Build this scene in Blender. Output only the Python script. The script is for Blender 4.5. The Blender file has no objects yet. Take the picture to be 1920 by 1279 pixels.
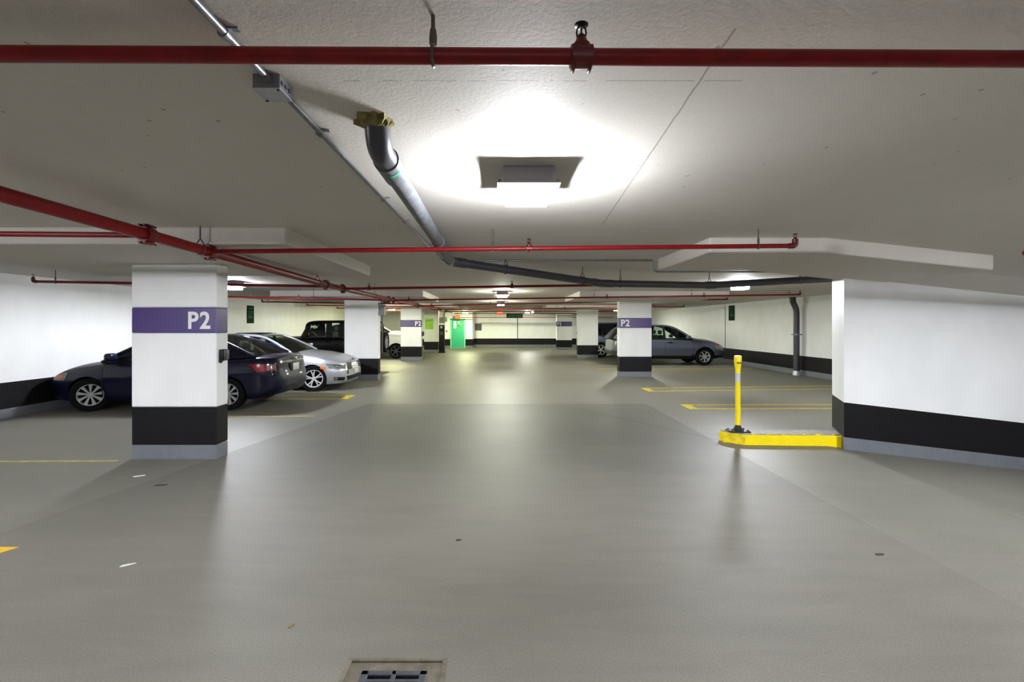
import bpy, bmesh, math, random
import numpy as np
from mathutils import Vector, Matrix
random.seed(7)
PI = math.pi
SC = bpy.context.scene
COL = SC.collection

# ------------------------------------------------------------------ camera, world, exposure
F, VX, VY, EYE = 870.0, 937.0, 609.0, 1.65
cam = bpy.data.objects.new('camera', bpy.data.cameras.new('camera'))
COL.objects.link(cam); SC.camera = cam
cam.location = (0, 0, EYE); cam.rotation_euler = (PI/2, 0, 0)
cam.data.sensor_fit = 'HORIZONTAL'; cam.data.sensor_width = 36.0
cam.data.lens = 36.0*F/1920.0
cam.data.shift_x = (960.0-VX)/1920.0
cam.data.shift_y = -(639.5-VY)/1920.0
cam.data.clip_start = 0.05
w = bpy.data.worlds.new('world'); SC.world = w; w.use_nodes = True
w.node_tree.nodes['Background'].inputs[0].default_value = (0.5, 0.52, 0.55, 1)
w.node_tree.nodes['Background'].inputs[1].default_value = 0.05
SC.view_settings.view_transform = 'Standard'
SC.view_settings.look = 'None'
SC.view_settings.gamma = 1.0
SC.view_settings.use_curve_mapping = False
SC.view_settings.exposure = 0.2
SC.cycles.max_bounces = 8
SC.cycles.diffuse_bounces = 5
SC.cycles.glossy_bounces = 4
SC.cycles.transparent_max_bounces = 12
SC.cycles.sample_clamp_indirect = 6.0
SC.cycles.caustics_reflective = False
SC.cycles.caustics_refractive = False

LENS_COOL, LENS_STALL, LENS_WARM = 850.0, 1350.0, 800.0        # luminaire radiance
SIDE_COOL, SIDE_WARM = 620.0, 450.0

# ------------------------------------------------------------------ materials
def lin(c):
    out = []
    for v in c[:3]:
        v /= 255.0
        out.append(v/12.92 if v <= 0.04045 else ((v+0.055)/1.055)**2.4)
    return (*out, 1.0)

def mat(name, rgb, rough=0.5, metal=0.0, coat=0.0, noise=0.0, nscale=8.0, bump=0.0, bscale=40.0, spec=0.5, stretch=None):
    m = bpy.data.materials.new(name); m.use_nodes = True
    nt = m.node_tree; b = nt.nodes['Principled BSDF']
    c = lin(rgb)
    b.inputs['Base Color'].default_value = c
    b.inputs['Roughness'].default_value = rough
    b.inputs['Metallic'].default_value = metal
    b.inputs['Specular IOR Level'].default_value = spec
    if coat:
        b.inputs['Coat Weight'].default_value = coat
        b.inputs['Coat Roughness'].default_value = 0.04
    if noise or bump:
        tc = nt.nodes.new('ShaderNodeTexCoord')
        src = tc.outputs['Object']
        if stretch:
            mp = nt.nodes.new('ShaderNodeMapping'); mp.inputs['Scale'].default_value = stretch
            nt.links.new(src, mp.inputs[0]); src = mp.outputs[0]
    if noise:
        n = nt.nodes.new('ShaderNodeTexNoise'); n.inputs['Scale'].default_value = nscale
        n.inputs['Detail'].default_value = 5
        nt.links.new(src, n.inputs['Vector'])
        r = nt.nodes.new('ShaderNodeMapRange')
        r.inputs[1].default_value = 0.3; r.inputs[2].default_value = 0.7
        r.inputs[3].default_value = 1-noise; r.inputs[4].default_value = 1+noise*0.4
        nt.links.new(n.outputs[0], r.inputs[0])
        mx = nt.nodes.new('ShaderNodeVectorMath'); mx.operation = 'SCALE'
        mx.inputs[0].default_value = c[:3]
        nt.links.new(r.outputs[0], mx.inputs['Scale'])
        nt.links.new(mx.outputs[0], b.inputs['Base Color'])
    if bump:
        n2 = nt.nodes.new('ShaderNodeTexNoise'); n2.inputs['Scale'].default_value = bscale
        n2.inputs['Detail'].default_value = 4
        nt.links.new(tc.outputs['Object'], n2.inputs['Vector'])
        bp = nt.nodes.new('ShaderNodeBump'); bp.inputs['Strength'].default_value = bump
        bp.inputs['Distance'].default_value = 0.01
        nt.links.new(n2.outputs[0], bp.inputs['Height'])
        nt.links.new(bp.outputs[0], b.inputs['Normal'])
    return m

def emit(name, rgb, strength, batwing=False):
    m = bpy.data.materials.new(name); m.use_nodes = True
    nt = m.node_tree
    for n in list(nt.nodes): nt.nodes.remove(n)
    o = nt.nodes.new('ShaderNodeOutputMaterial'); e = nt.nodes.new('ShaderNodeEmission')
    e.inputs[0].default_value = (*rgb, 1); e.inputs[1].default_value = strength
    if batwing:                              # prismatic lens: throws more light sideways than straight down
        g = nt.nodes.new('ShaderNodeNewGeometry'); dt = nt.nodes.new('ShaderNodeVectorMath'); dt.operation = 'DOT_PRODUCT'
        nt.links.new(g.outputs['Incoming'], dt.inputs[0]); nt.links.new(g.outputs['Normal'], dt.inputs[1])
        def M(op, a, c):
            n = nt.nodes.new('ShaderNodeMath'); n.operation = op
            for i, v in enumerate((a, c)):
                if isinstance(v, (int, float)): n.inputs[i].default_value = v
                else: nt.links.new(v, n.inputs[i])
            return n.outputs[0]
        mu = M('ABSOLUTE', dt.outputs['Value'], 0)
        k = M('ADD', 0.07, M('MULTIPLY', M('SUBTRACT', 1.0, mu), 1.6))
        nt.links.new(M('MULTIPLY', k, strength), e.inputs[1])
    nt.links.new(e.outputs[0], o.inputs[0])
    return m

def glassy(name, tint, gloss=0.04):
    m = bpy.data.materials.new(name); m.use_nodes = True
    nt = m.node_tree
    for n in list(nt.nodes): nt.nodes.remove(n)
    o = nt.nodes.new('ShaderNodeOutputMaterial')
    t = nt.nodes.new('ShaderNodeBsdfTransparent'); t.inputs[0].default_value = (*tint, 1)
    g = nt.nodes.new('ShaderNodeBsdfGlossy'); g.inputs['Roughness'].default_value = 0.03
    f = nt.nodes.new('ShaderNodeFresnel'); f.inputs[0].default_value = 1.5
    x = nt.nodes.new('ShaderNodeMixShader')
    nt.links.new(f.outputs[0], x.inputs[0]); nt.links.new(t.outputs[0], x.inputs[1]); nt.links.new(g.outputs[0], x.inputs[2])
    nt.links.new(x.outputs[0], o.inputs[0])
    return m

def floor_material():
    m = bpy.data.materials.new('floor_coating'); m.use_nodes = True
    nt = m.node_tree; b = nt.nodes['Principled BSDF']; L = nt.links.new
    def N(t): return nt.nodes.new(t)
    def M(op, a=None, c=None):
        n = N('ShaderNodeMath'); n.operation = op
        for i, v in enumerate((a, c)):
            if v is None: continue
            if isinstance(v, (int, float)): n.inputs[i].default_value = v
            else: L(v, n.inputs[i])
        return n.outputs[0]
    tc = N('ShaderNodeTexCoord'); sep = N('ShaderNodeSeparateXYZ'); L(tc.outputs['Object'], sep.inputs[0])
    X, Y = sep.outputs[0], sep.outputs[1]
    # trowel sweeps (stretched noise), blotches, grit
    mp = N('ShaderNodeMapping'); mp.inputs['Scale'].default_value = (0.5, 2.6, 1); mp.inputs['Rotation'].default_value = (0, 0, 0.12)
    L(tc.outputs['Object'], mp.inputs[0])
    n1 = N('ShaderNodeTexNoise'); n1.inputs['Scale'].default_value = 2.2; n1.inputs['Detail'].default_value = 6; n1.inputs['Distortion'].default_value = 1.2; L(mp.outputs[0], n1.inputs['Vector'])
    n2 = N('ShaderNodeTexNoise'); n2.inputs['Scale'].default_value = 0.55; n2.inputs['Detail'].default_value = 4; L(tc.outputs['Object'], n2.inputs['Vector'])
    n3 = N('ShaderNodeTexNoise'); n3.inputs['Scale'].default_value = 110; n3.inputs['Detail'].default_value = 3; L(tc.outputs['Object'], n3.inputs['Vector'])
    v1 = M('MULTIPLY', M('SUBTRACT', n1.outputs[0], 0.5), 0.38)
    v2 = M('MULTIPLY', M('SUBTRACT', n2.outputs[0], 0.5), 0.45)
    v3 = M('MULTIPLY', M('SUBTRACT', n3.outputs[0], 0.5), 0.8)
    # worn lane coating: drive lane in front of the camera, up to the joint
    wob = M('MULTIPLY', M('SUBTRACT', n1.outputs[0], 0.5), 0.03)
    lane = M('MULTIPLY', M('LESS_THAN', M('ADD', Y, wob), 9.68),
             M('MULTIPLY', M('LESS_THAN', X, 3.05), M('GREATER_THAN', M('ADD', X, M('MULTIPLY', M('SUBTRACT', 9.7, Y), 0.2)), -2.75)))
    k = M('ADD', M('ADD', M('ADD', v1, v2), v3), 1.0)
    k = M('MULTIPLY', k, M('SUBTRACT', 1.0, M('MULTIPLY', M('MULTIPLY', lane, M('MINIMUM', M('MAXIMUM', M('DIVIDE', M('SUBTRACT', Y, 3.0), 3.5), 0.1), 1.0)), 0.2)))
    # hairline crack across the lane joint
    ck = M('ABSOLUTE', M('ADD', M('ADD', Y, M('MULTIPLY', X, 1.55)), M('ADD', -11.62, M('MULTIPLY', n2.outputs[0], 0.25))))
    cm = M('MULTIPLY', M('LESS_THAN', ck, 0.035), M('MULTIPLY', M('GREATER_THAN', X, 1.45), M('LESS_THAN', X, 3.2)))
    k = M('MULTIPLY', k, M('SUBTRACT', 1.0, M('MULTIPLY', cm, 0.35)))
    sc = N('ShaderNodeVectorMath'); sc.operation = 'SCALE'; sc.inputs[0].default_value = lin((115, 112, 103))[:3]
    L(k, sc.inputs['Scale']); L(sc.outputs[0], b.inputs['Base Color'])
    r = M('ADD', 0.44, M('ADD', M('MULTIPLY', n1.outputs[0], 0.1), M('MULTIPLY', lane, 0.06)))
    L(r, b.inputs['Roughness'])
    b.inputs['Specular IOR Level'].default_value = 0.3
    bp = N('ShaderNodeBump'); bp.inputs['Strength'].default_value = 0.5; bp.inputs['Distance'].default_value = 0.005
    n4 = N('ShaderNodeTexNoise'); n4.inputs['Scale'].default_value = 90; n4.inputs['Detail'].default_value = 5; L(tc.outputs['Object'], n4.inputs['Vector'])
    L(n4.outputs[0], bp.inputs['Height']); L(bp.outputs[0], b.inputs['Normal'])
    return m

def ceiling_material():
    m = bpy.data.materials.new('ceiling_paint'); m.use_nodes = True
    nt = m.node_tree; b = nt.nodes['Principled BSDF']; L = nt.links.new
    def N(t): return nt.nodes.new(t)
    def M(op, a=None, c=None):
        n = N('ShaderNodeMath'); n.operation = op
        for i, v in enumerate((a, c)):
            if v is None: continue
            if isinstance(v, (int, float)): n.inputs[i].default_value = v
            else: L(v, n.inputs[i])
        return n.outputs[0]
    tc = N('ShaderNodeTexCoord'); sep = N('ShaderNodeSeparateXYZ'); L(tc.outputs['Object'], sep.inputs[0])
    X, Y = sep.outputs[0], sep.outputs[1]
    n1 = N('ShaderNodeTexNoise'); n1.inputs['Scale'].default_value = 1.3; n1.inputs['Detail'].default_value = 6; L(tc.outputs['Object'], n1.inputs['Vector'])
    n2 = N('ShaderNodeTexNoise'); n2.inputs['Scale'].default_value = 14; n2.inputs['Detail'].default_value = 6; L(tc.outputs['Object'], n2.inputs['Vector'])
    n3 = N('ShaderNodeTexNoise'); n3.inputs['Scale'].default_value = 90; n3.inputs['Detail'].default_value = 2; L(tc.outputs['Object'], n3.inputs['Vector'])
    k = M('ADD', 1.0, M('ADD', M('MULTIPLY', M('SUBTRACT', n1.outputs[0], 0.5), 0.12), M('ADD', M('MULTIPLY', M('SUBTRACT', n2.outputs[0], 0.5), 0.06), M('MULTIPLY', M('SUBTRACT', n3.outputs[0], 0.5), 0.2))))
    # formwork joints: one along the aisle, one across, with gaps
    s1 = M('LESS_THAN', M('ABSOLUTE', M('ADD', M('SUBTRACT', X, 0.62), M('ADD', M('MULTIPLY', Y, -0.075), M('MULTIPLY', n2.outputs[0], 0.012)))), 0.004)
    s1 = M('MULTIPLY', s1, M('MULTIPLY', M('LESS_THAN', Y, 4.2), M('GREATER_THAN', n1.outputs[0], 0.40)))
    s2 = M('LESS_THAN', M('ABSOLUTE', M('ADD', M('SUBTRACT', Y, 1.735), M('MULTIPLY', n2.outputs[0], 0.02))), 0.003)
    s2 = M('MULTIPLY', s2, M('MULTIPLY', M('GREATER_THAN', X, -0.62), M('MULTIPLY', M('LESS_THAN', X, 0.9), M('GREATER_THAN', n2.outputs[0], 0.45))))
    # small chips and spatters near the drain hole
    vo = N('ShaderNodeTexVoronoi'); vo.inputs['Scale'].default_value = 7.0; L(tc.outputs['Object'], vo.inputs['Vector'])
    sp = M('MULTIPLY', M('LESS_THAN', M('ADD', vo.outputs['Distance'], M('MULTIPLY', n2.outputs[0], 0.14)), 0.15), M('GREATER_THAN', n2.outputs[0], 0.5))
    sp = M('MULTIPLY', sp, M('LESS_THAN', Y, 3.2))
    dark = M('MAXIMUM', M('MAXIMUM', s1, s2), sp)
    k = M('MULTIPLY', k, M('SUBTRACT', 1.0, M('MULTIPLY', dark, 0.45)))
    sc = N('ShaderNodeVectorMath'); sc.operation = 'SCALE'; sc.inputs[0].default_value = lin((208, 203, 195))[:3]
    L(k, sc.inputs['Scale']); L(sc.outputs[0], b.inputs['Base Color'])
    b.inputs['Roughness'].default_value = 0.7
    bp = N('ShaderNodeBump'); bp.inputs['Strength'].default_value = 0.25; bp.inputs['Distance'].default_value = 0.004
    n4 = N('ShaderNodeTexNoise'); n4.inputs['Scale'].default_value = 60; n4.inputs['Detail'].default_value = 4; L(tc.outputs['Object'], n4.inputs['Vector'])
    L(n4.outputs[0], bp.inputs['Height']); L(bp.outputs[0], b.inputs['Normal'])
    return m

M_FLOOR = floor_material()
M_CEIL = ceiling_material()
M_WALL = mat('white_wall_paint', (230, 230, 228), 0.5, noise=0.05, nscale=2.2, bump=0.15, bscale=25, stretch=(1.2, 1.2, 0.7))
M_BAND = mat('black_wall_paint', (24, 22, 24), 0.5, noise=0.2, nscale=9, bump=0.1, spec=0.15)
M_GREY = mat('grey_base_paint', (112, 115, 121), 0.4, noise=0.12, nscale=7)
M_PURPLE = mat('purple_paint', (60, 38, 106), 0.4, noise=0.10, nscale=6)
M_LETTER = mat('white_lettering', (225, 224, 222), 0.5)
M_RED = mat('red_pipe_paint', (124, 13, 17), 0.42, noise=0.25, nscale=12, spec=0.3)
M_RED_D = mat('dark_red_fitting', (96, 13, 15), 0.4, noise=0.25, nscale=15)
M_BRONZE = mat('dark_bronze', (40, 34, 30), 0.4, metal=0.5)
M_STEEL = mat('galvanised_steel', (128, 130, 134), 0.38, metal=0.6, noise=0.2, nscale=20)
M_ROD = mat('threaded_rod', (92, 84, 78), 0.5, metal=0.5)
M_PVC = mat('dark_grey_plastic_pipe', (58, 58, 64), 0.35, noise=0.12, nscale=5)
M_PVC_L = mat('wrapped_pipe_sleeve', (84, 86, 91), 0.5, noise=0.3, nscale=16, bump=0.4, bscale=22)
M_FOAM = mat('ragged_foam', (128, 118, 70), 0.9, noise=0.5, nscale=25, bump=0.8, bscale=30)
M_HOUSING = mat('lamp_housing', (150, 148, 152), 0.5)
M_YELLOW = mat('yellow_paint', (252, 226, 4), 0.4, noise=0.06, nscale=10)
M_YELLOW_W = mat('worn_yellow_paint', (240, 214, 20), 0.5, noise=0.35, nscale=14)
M_LINE = mat('yellow_floor_line', (206, 186, 40), 0.5, noise=0.35, nscale=9)
M_LINE_F = mat('faded_yellow_line', (178, 166, 92), 0.5, noise=0.4, nscale=9)
M_LINE_O = mat('amber_floor_line', (232, 186, 50), 0.5, noise=0.15, nscale=9)
M_CONC = mat('concrete_kerb_top', (150, 144, 134), 0.7, noise=0.3, nscale=12, bump=0.3)
M_RUBBER = mat('black_rubber', (24, 24, 25), 0.6)
M_BLACK = mat('black_plastic', (18, 18, 20), 0.5, spec=0.2)
M_DKGREY = mat('dark_grey_metal', (52, 54, 56), 0.45)
M_MIDGREY = mat('grey_metal_box', (120, 124, 130), 0.45)
M_SILVERBAND = mat('reflective_band', (205, 210, 214), 0.3, metal=0.3)
M_GREENSIGN = mat('dark_green_sign', (26, 54, 36), 0.8, spec=0.05)
M_SIGNLINE = mat('pale_green_line', (80, 104, 86), 0.8, spec=0.05)
M_LIME = mat('lime_poster', (150, 210, 60), 0.5, noise=0.15, nscale=4)
M_LIME_D = mat('green_poster_band', (70, 140, 30), 0.5)
M_LIME_P = mat('pale_poster_text', (205, 228, 140), 0.5)
M_TEAL = mat('teal_door_paint', (52, 168, 128), 0.4, noise=0.12, nscale=3)
M_DOORFRAME = mat('pale_teal_frame', (130, 205, 172), 0.4)
M_GREENMARK = mat('bright_green_mark', (40, 190, 50), 0.5)
M_BLUE = mat('blue_disc', (40, 90, 165), 0.4)
M_ORANGE = mat('orange_tone', (226, 110, 62), 0.45)  # call button's own orange; on the branch pipe it stands for bright light
M_CASTIRON = mat('cast_iron', (98, 100, 108), 0.4, metal=0.6, noise=0.2, nscale=30)
M_COLLAR = mat('drain_collar_mortar', (106, 99, 84), 0.7, noise=0.35, nscale=18, bump=0.6, bscale=30)
M_SUMP = mat('dark_sump', (14, 14, 14), 0.8)
M_PAPER = mat('white_paper', (232, 230, 224), 0.7)
M_LEAF = mat('dark_scrap', (58, 54, 50), 0.7)
M_LAMP_C = emit('cool_lens', (0.93, 0.95, 1.0), LENS_COOL, True)
M_LAMP_S = emit('stall_lens', (0.89, 0.92, 1.0), LENS_STALL, True)
M_LAMP_SS = emit('stall_lens_side', (0.93, 0.95, 1.0), 330.0)
M_LAMP_CS = emit('cool_lens_side', (0.93, 0.95, 1.0), SIDE_COOL)
M_LAMP_W = emit('warm_lens', (0.96, 1.0, 0.58), LENS_WARM, True)
M_LAMP_WS = emit('warm_lens_side', (0.96, 1.0, 0.58), SIDE_WARM)
M_LAMP_N = emit('neutral_lens', (0.98, 1.0, 0.84), LENS_WARM, True)
M_LAMP_NS = emit('neutral_lens_side', (0.98, 1.0, 0.84), SIDE_WARM)
M_REDGLOW = emit('red_glow', (1.0, 0.10, 0.02), 5.0)
M_REDFACE = emit('red_face', (1.0, 0.12, 0.03), 1.6)
M_WINGLOW = emit('lit_door_glass', (0.95, 1.0, 0.85), 1.3)
# cars
M_NAVY = mat('navy_car_paint', (5, 6, 34), 0.4, metal=0.0, coat=0.55, spec=0.15)
M_SILVER = mat('silver_car_paint', (190, 193, 202), 0.32, metal=0.55, coat=0.8)
M_JET = mat('black_car_paint', (5, 5, 6), 0.4, coat=0.25, spec=0.15)
M_SLATE = mat('slate_blue_car_paint', (84, 91, 108), 0.35, metal=0.5, coat=0.8)
M_DKBLUE = mat('blue_grey_car_paint', (76, 84, 106), 0.33, metal=0.5, coat=0.8)
M_WHITECAR = mat('white_car_paint', (232, 232, 226), 0.35, coat=0.8)
M_TYRE = mat('tyre_rubber', (14, 14, 15), 0.8, spec=0.15)
M_ALLOY = mat('alloy_wheel', (205, 205, 205), 0.4, metal=0.15)
M_ALLOY_D = mat('dim_alloy_wheel', (160, 162, 162), 0.45, metal=0.15)
M_WELL = mat('wheel_well_black', (8, 8, 9), 0.9, spec=0.05)
M_CHROME = mat('chrome', (210, 212, 215), 0.12, metal=1.0)
M_SEAT = mat('seat_fabric', (96, 100, 98), 0.8)
M_CABIN = mat('cabin_trim', (30, 31, 32), 0.8)
M_GLASS = glassy('car_glass', (0.74, 0.86, 0.80))
M_GLASS_D = glassy('tinted_car_glass', (0.16, 0.18, 0.18))
M_LAMPCLEAR = mat('clear_lamp_lens', (120, 128, 124), 0.12, coat=1.0, noise=0.5, nscale=18)
M_LAMPRED = mat('red_lamp_lens', (150, 12, 20), 0.15, coat=1.0)
M_LAMPORANGE = mat('orange_lamp_lens', (235, 110, 30), 0.2, coat=0.5)
M_PLATE = mat('number_plate', (205, 206, 198), 0.4)
M_SEAM = mat('panel_gap', (6, 6, 8), 0.8)

# ------------------------------------------------------------------ mesh helpers
ROOT = {}            # object -> world offset its mesh data is relative to

def P(px, py, d):
    return Vector(((px-VX)*d/F, d, EYE-(py-VY)*d/F))
def X(px, d): return (px-VX)*d/F

def tag(o, label=None, cat=None, group=None, kind=None):
    if label: o['label'] = label
    if cat: o['category'] = cat
    if group: o['group'] = group
    if kind: o['kind'] = kind
    return o

def empty(name, loc, label=None, cat=None, group=None, kind=None, rz=0.0, local=False):
    o = bpy.data.objects.new(name, None); COL.objects.link(o)
    o.empty_display_size = 0.1
    o.location = loc; o.rotation_euler = (0, 0, rz)
    ROOT[o] = Vector((0, 0, 0)) if local else Vector(loc)
    return tag(o, label, cat, group, kind)

class MB:
    def __init__(s): s.v = []; s.f = []; s.mi = []
    def add(s, verts, faces, mi=0):
        o = len(s.v); s.v += [tuple(v) for v in verts]
        s.f += [tuple(i+o for i in f) for f in faces]; s.mi += [mi]*len(faces)
        return s
    def box(s, x0, x1, y0, y1, z0, z1, mi=0, M=None):
        vs = [Vector((x, y, z)) for z in (z0, z1) for y in (y0, y1) for x in (x0, x1)]
        if M is not None: vs = [M @ v for v in vs]
        return s.add(vs, [(0, 2, 3, 1), (4, 5, 7, 6), (0, 1, 5, 4), (2, 6, 7, 3), (0, 4, 6, 2), (1, 3, 7, 5)], mi)
    def rbox(s, x0, x1, y0, y1, z0, z1, r=0.01, seg=2, mi=0, M=None):
        bm = bmesh.new()
        bmesh.ops.create_cube(bm, size=1.0)
        for v in bm.verts:
            v.co = Vector(((x0+x1)/2+v.co.x*(x1-x0), (y0+y1)/2+v.co.y*(y1-y0), (z0+z1)/2+v.co.z*(z1-z0)))
        r = min(r, (x1-x0)*0.49, (y1-y0)*0.49, (z1-z0)*0.49)
        bmesh.ops.bevel(bm, geom=list(bm.edges), offset=r, segments=seg, affect='EDGES', profile=0.5)
        bm.verts.index_update()
        vs = [(M @ v.co) if M is not None else v.co.copy() for v in bm.verts]
        s.add(vs, [[q.index for q in f.verts] for f in bm.faces], mi); bm.free()
        return s
    def prism(s, poly, z0, z1, mi=0):
        """poly: plan outline; z0/z1 number or per-vertex list"""
        n = len(poly)
        a = z0 if isinstance(z0, (list, tuple)) else [z0]*n
        b = z1 if isinstance(z1, (list, tuple)) else [z1]*n
        vs = [(p[0], p[1], a[i]) for i, p in enumerate(poly)]+[(p[0], p[1], b[i]) for i, p in enumerate(poly)]
        fs = [tuple(range(n))[::-1], tuple(range(n, 2*n))]+[(i, (i+1) % n, n+(i+1) % n, n+i) for i in range(n)]
        return s.add(vs, fs, mi)
    def sweep(s, pts, r, n=12, mi=0, caps=True, closed=False):
        pts = [Vector(p) for p in pts]; m = len(pts)
        rs = r if isinstance(r, (list, tuple)) else [r]*m
        tans = []
        for i in range(m):
            a = pts[(i-1) % m] if (i > 0 or closed) else pts[i]
            b = pts[(i+1) % m] if (i < m-1 or closed) else pts[i]
            tans.append((b-a).normalized())
        t0 = tans[0]
        up = Vector((0, 0, 1)) if abs(t0.z) < 0.9 else Vector((1, 0, 0))
        u = t0.cross(up).normalized(); vs = []
        for i in range(m):
            t = tans[i]
            if i: 
                q = tans[i-1].rotation_difference(t); u = q @ u
            u = (u - t*u.dot(t)).normalized(); wv = t.cross(u)
            k = 1.0
            for j in range(n):
                a = 2*PI*j/n
                vs.append(pts[i]+(u*math.cos(a)+wv*math.sin(a))*rs[i])
        fs = []
        for i in range(m if closed else m-1):
            i2 = (i+1) % m
            for j in range(n):
                fs.append((i*n+j, i*n+(j+1) % n, i2*n+(j+1) % n, i2*n+j))
        if caps and not closed:
            fs.append(tuple(range(n))[::-1]); fs.append(tuple((m-1)*n+j for j in range(n)))
        return s.add(vs, fs, mi)
    def lathe(s, prof, c, axis=(0, 0, 1), n=20, mi=0, caps=True):
        """prof: (radius, height) along axis from c"""
        c = Vector(c); ax = Vector(axis).normalized()
        up = Vector((0, 0, 1)) if abs(ax.z) < 0.9 else Vector((1, 0, 0))
        u = ax.cross(up).normalized(); wv = ax.cross(u); vs = []
        for r, h in prof:
            for j in range(n):
                a = 2*PI*j/n
                vs.append(c+ax*h+(u*math.cos(a)+wv*math.sin(a))*r)
        fs = []
        for i in range(len(prof)-1):
            for j in range(n):
                fs.append((i*n+j, i*n+(j+1) % n, (i+1)*n+(j+1) % n, (i+1)*n+j))
        if caps:
            fs.append(tuple(range(n))[::-1]); fs.append(tuple((len(prof)-1)*n+j for j in range(n)))
        return s.add(vs, fs, mi)
    def grid(s, g, mi=0, flip=False, thick=0.0, back=None):
        """g: rows of points; thick>0 adds a back sheet and skirts"""
        R, C = len(g), len(g[0]); vs = [Vector(p) for row in g for p in row]
        fs = [(i*C+j, i*C+j+1, (i+1)*C+j+1, (i+1)*C+j) for i in range(R-1) for j in range(C-1)]
        if back is not None:
            n0 = len(vs); vs += [Vector(p) for row in back for p in row]
            fs += [tuple(n0+q for q in f[::-1]) for f in list(fs)]
            for j in range(C-1):
                fs.append((j+1, j, n0+j, n0+j+1)); a = (R-1)*C
                fs.append((a+j, a+j+1, n0+a+j+1, n0+a+j))
            for i in range(R-1):
                fs.append((i*C, (i+1)*C, n0+(i+1)*C, n0+i*C))
                fs.append(((i+1)*C+C-1, i*C+C-1, n0+i*C+C-1, n0+(i+1)*C+C-1))
        if flip: fs = [f[::-1] for f in fs]
        return s.add(vs, fs, mi)
    def build(s, name, mats, parent=None, smooth=None, loc=None, fix=True, kind=None):
        me = bpy.data.meshes.new(name)
        if parent is not None: off = ROOT[parent]
        else: off = Vector(loc) if loc is not None else Vector((0, 0, 0))
        me.from_pydata([tuple(Vector(v)-off) for v in s.v], [], s.f)
        if not isinstance(mats, (list, tuple)): mats = [mats]
        for m in mats: me.materials.append(m)
        if len(mats) > 1: me.polygons.foreach_set('material_index', s.mi)
        if fix:
            bm = bmesh.new(); bm.from_mesh(me)
            bmesh.ops.recalc_face_normals(bm, faces=bm.faces); bm.to_mesh(me); bm.free()
        if smooth:
            me.polygons.foreach_set('use_smooth', [True]*len(me.polygons))
            me.set_sharp_from_angle(angle=math.radians(smooth))
        me.update()
        o = bpy.data.objects.new(name, me); COL.objects.link(o)
        ROOT[o] = off
        if parent is not None: o.parent = parent
        else: o.location = off
        if kind: o['kind'] = kind
        return o

def fillet(pts, rad, k=6):
    pts = [Vector(p) for p in pts]; out = [pts[0]]
    for i in range(1, len(pts)-1):
        a, b, c = pts[i-1], pts[i], pts[i+1]
        d1, d2 = (a-b), (c-b); r = min(rad, d1.length*0.45, d2.length*0.45)
        p, q = b+d1.normalized()*r, b+d2.normalized()*r
        for j in range(k+1):
            t = j/k; out.append(p*(1-t)**2+b*2*t*(1-t)+q*t*t)
    out.append(pts[-1]); return out

def text_obj(name, body, size, center, facing, material, parent, bold=0.0, extrude=0.003, sx=1.0, space=1.0):
    """flat lettering centred at a point; facing: direction the letters face (horizontal)"""
    cu = bpy.data.curves.new(name, 'FONT'); cu.body = body; cu.size = size
    cu.align_x = 'CENTER'; cu.align_y = 'CENTER'; cu.offset = bold; cu.extrude = extrude; cu.resolution_u = 3; cu.space_character = space
    tmp = bpy.data.objects.new('tmp_text', cu); COL.objects.link(tmp)
    bpy.context.view_layer.update()
    me = bpy.data.meshes.new_from_object(tmp.evaluated_get(bpy.context.evaluated_depsgraph_get()))
    COL.objects.unlink(tmp); bpy.data.objects.remove(tmp)
    f = Vector(facing).normalized(); up = Vector((0, 0, 1)); rt = up.cross(f).normalized()
    M = Matrix((rt, up, f)).transposed().to_4x4()
    off = ROOT[parent]
    xs = [v.co.x for v in me.vertices]; ys = [v.co.y for v in me.vertices]
    mid = Vector(((min(xs)+max(xs))/2, (min(ys)+max(ys))/2, 0))
    for v in me.vertices:
        q = v.co-mid; q.x *= sx
        v.co = (M @ q)+Vector(center)-off
    me.materials.clear(); me.materials.append(material)
    o = bpy.data.objects.new(name, me); COL.objects.link(o); o.parent = parent; ROOT[o] = off
    return o

# ------------------------------------------------------------------ setting
CEIL = 2.557; DROP = 2.40
XL, XR, YB, YF = -8.72, 9.9, -9.0, 34.6
SLOPE = 0.105; XS = 3.4                 # ramp ceiling starts here
FX, FS = 4.45, 0.115                    # ramp floor starts here
YW = 6.2                                # ramp wall front face
def ceil_z(x, y): return CEIL-(SLOPE*(x-XS) if (x > XS and y < YW+0.3) else 0)
def floor_z(x, y): return -(FS*(x-FX)) if (x > FX and y < YW+0.3) else 0.0

# drain hole numbers
DX0, DX1, DY0, DY1 = -0.735, -0.268, 1.81, 2.285
fl = MB()
xs = [XL-0.3, DX0, DX1, FX]; ys = [YB-0.3, DY0, DY1, 6.45, YF+0.5]
for i in range(3):
    for j in range(4):
        if i == 1 and j == 1: continue
        fl.add([(xs[i], ys[j], 0), (xs[i+1], ys[j], 0), (xs[i+1], ys[j+1], 0), (xs[i], ys[j+1], 0)], [(0, 1, 2, 3)])
fl.add([(FX, 6.45, 0), (XR+3, 6.45, 0), (XR+3, YF+0.5, 0), (FX, YF+0.5, 0)], [(0, 1, 2, 3)])
zr = floor_z(XR+3, 0)
fl.add([(FX, YB-0.3, 0), (XR+3, YB-0.3, zr), (XR+3, 6.45, zr), (FX, 6.45, 0)], [(0, 1, 2, 3)])
floor = fl.build('floor', M_FLOOR, kind='structure', fix=False)

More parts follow.
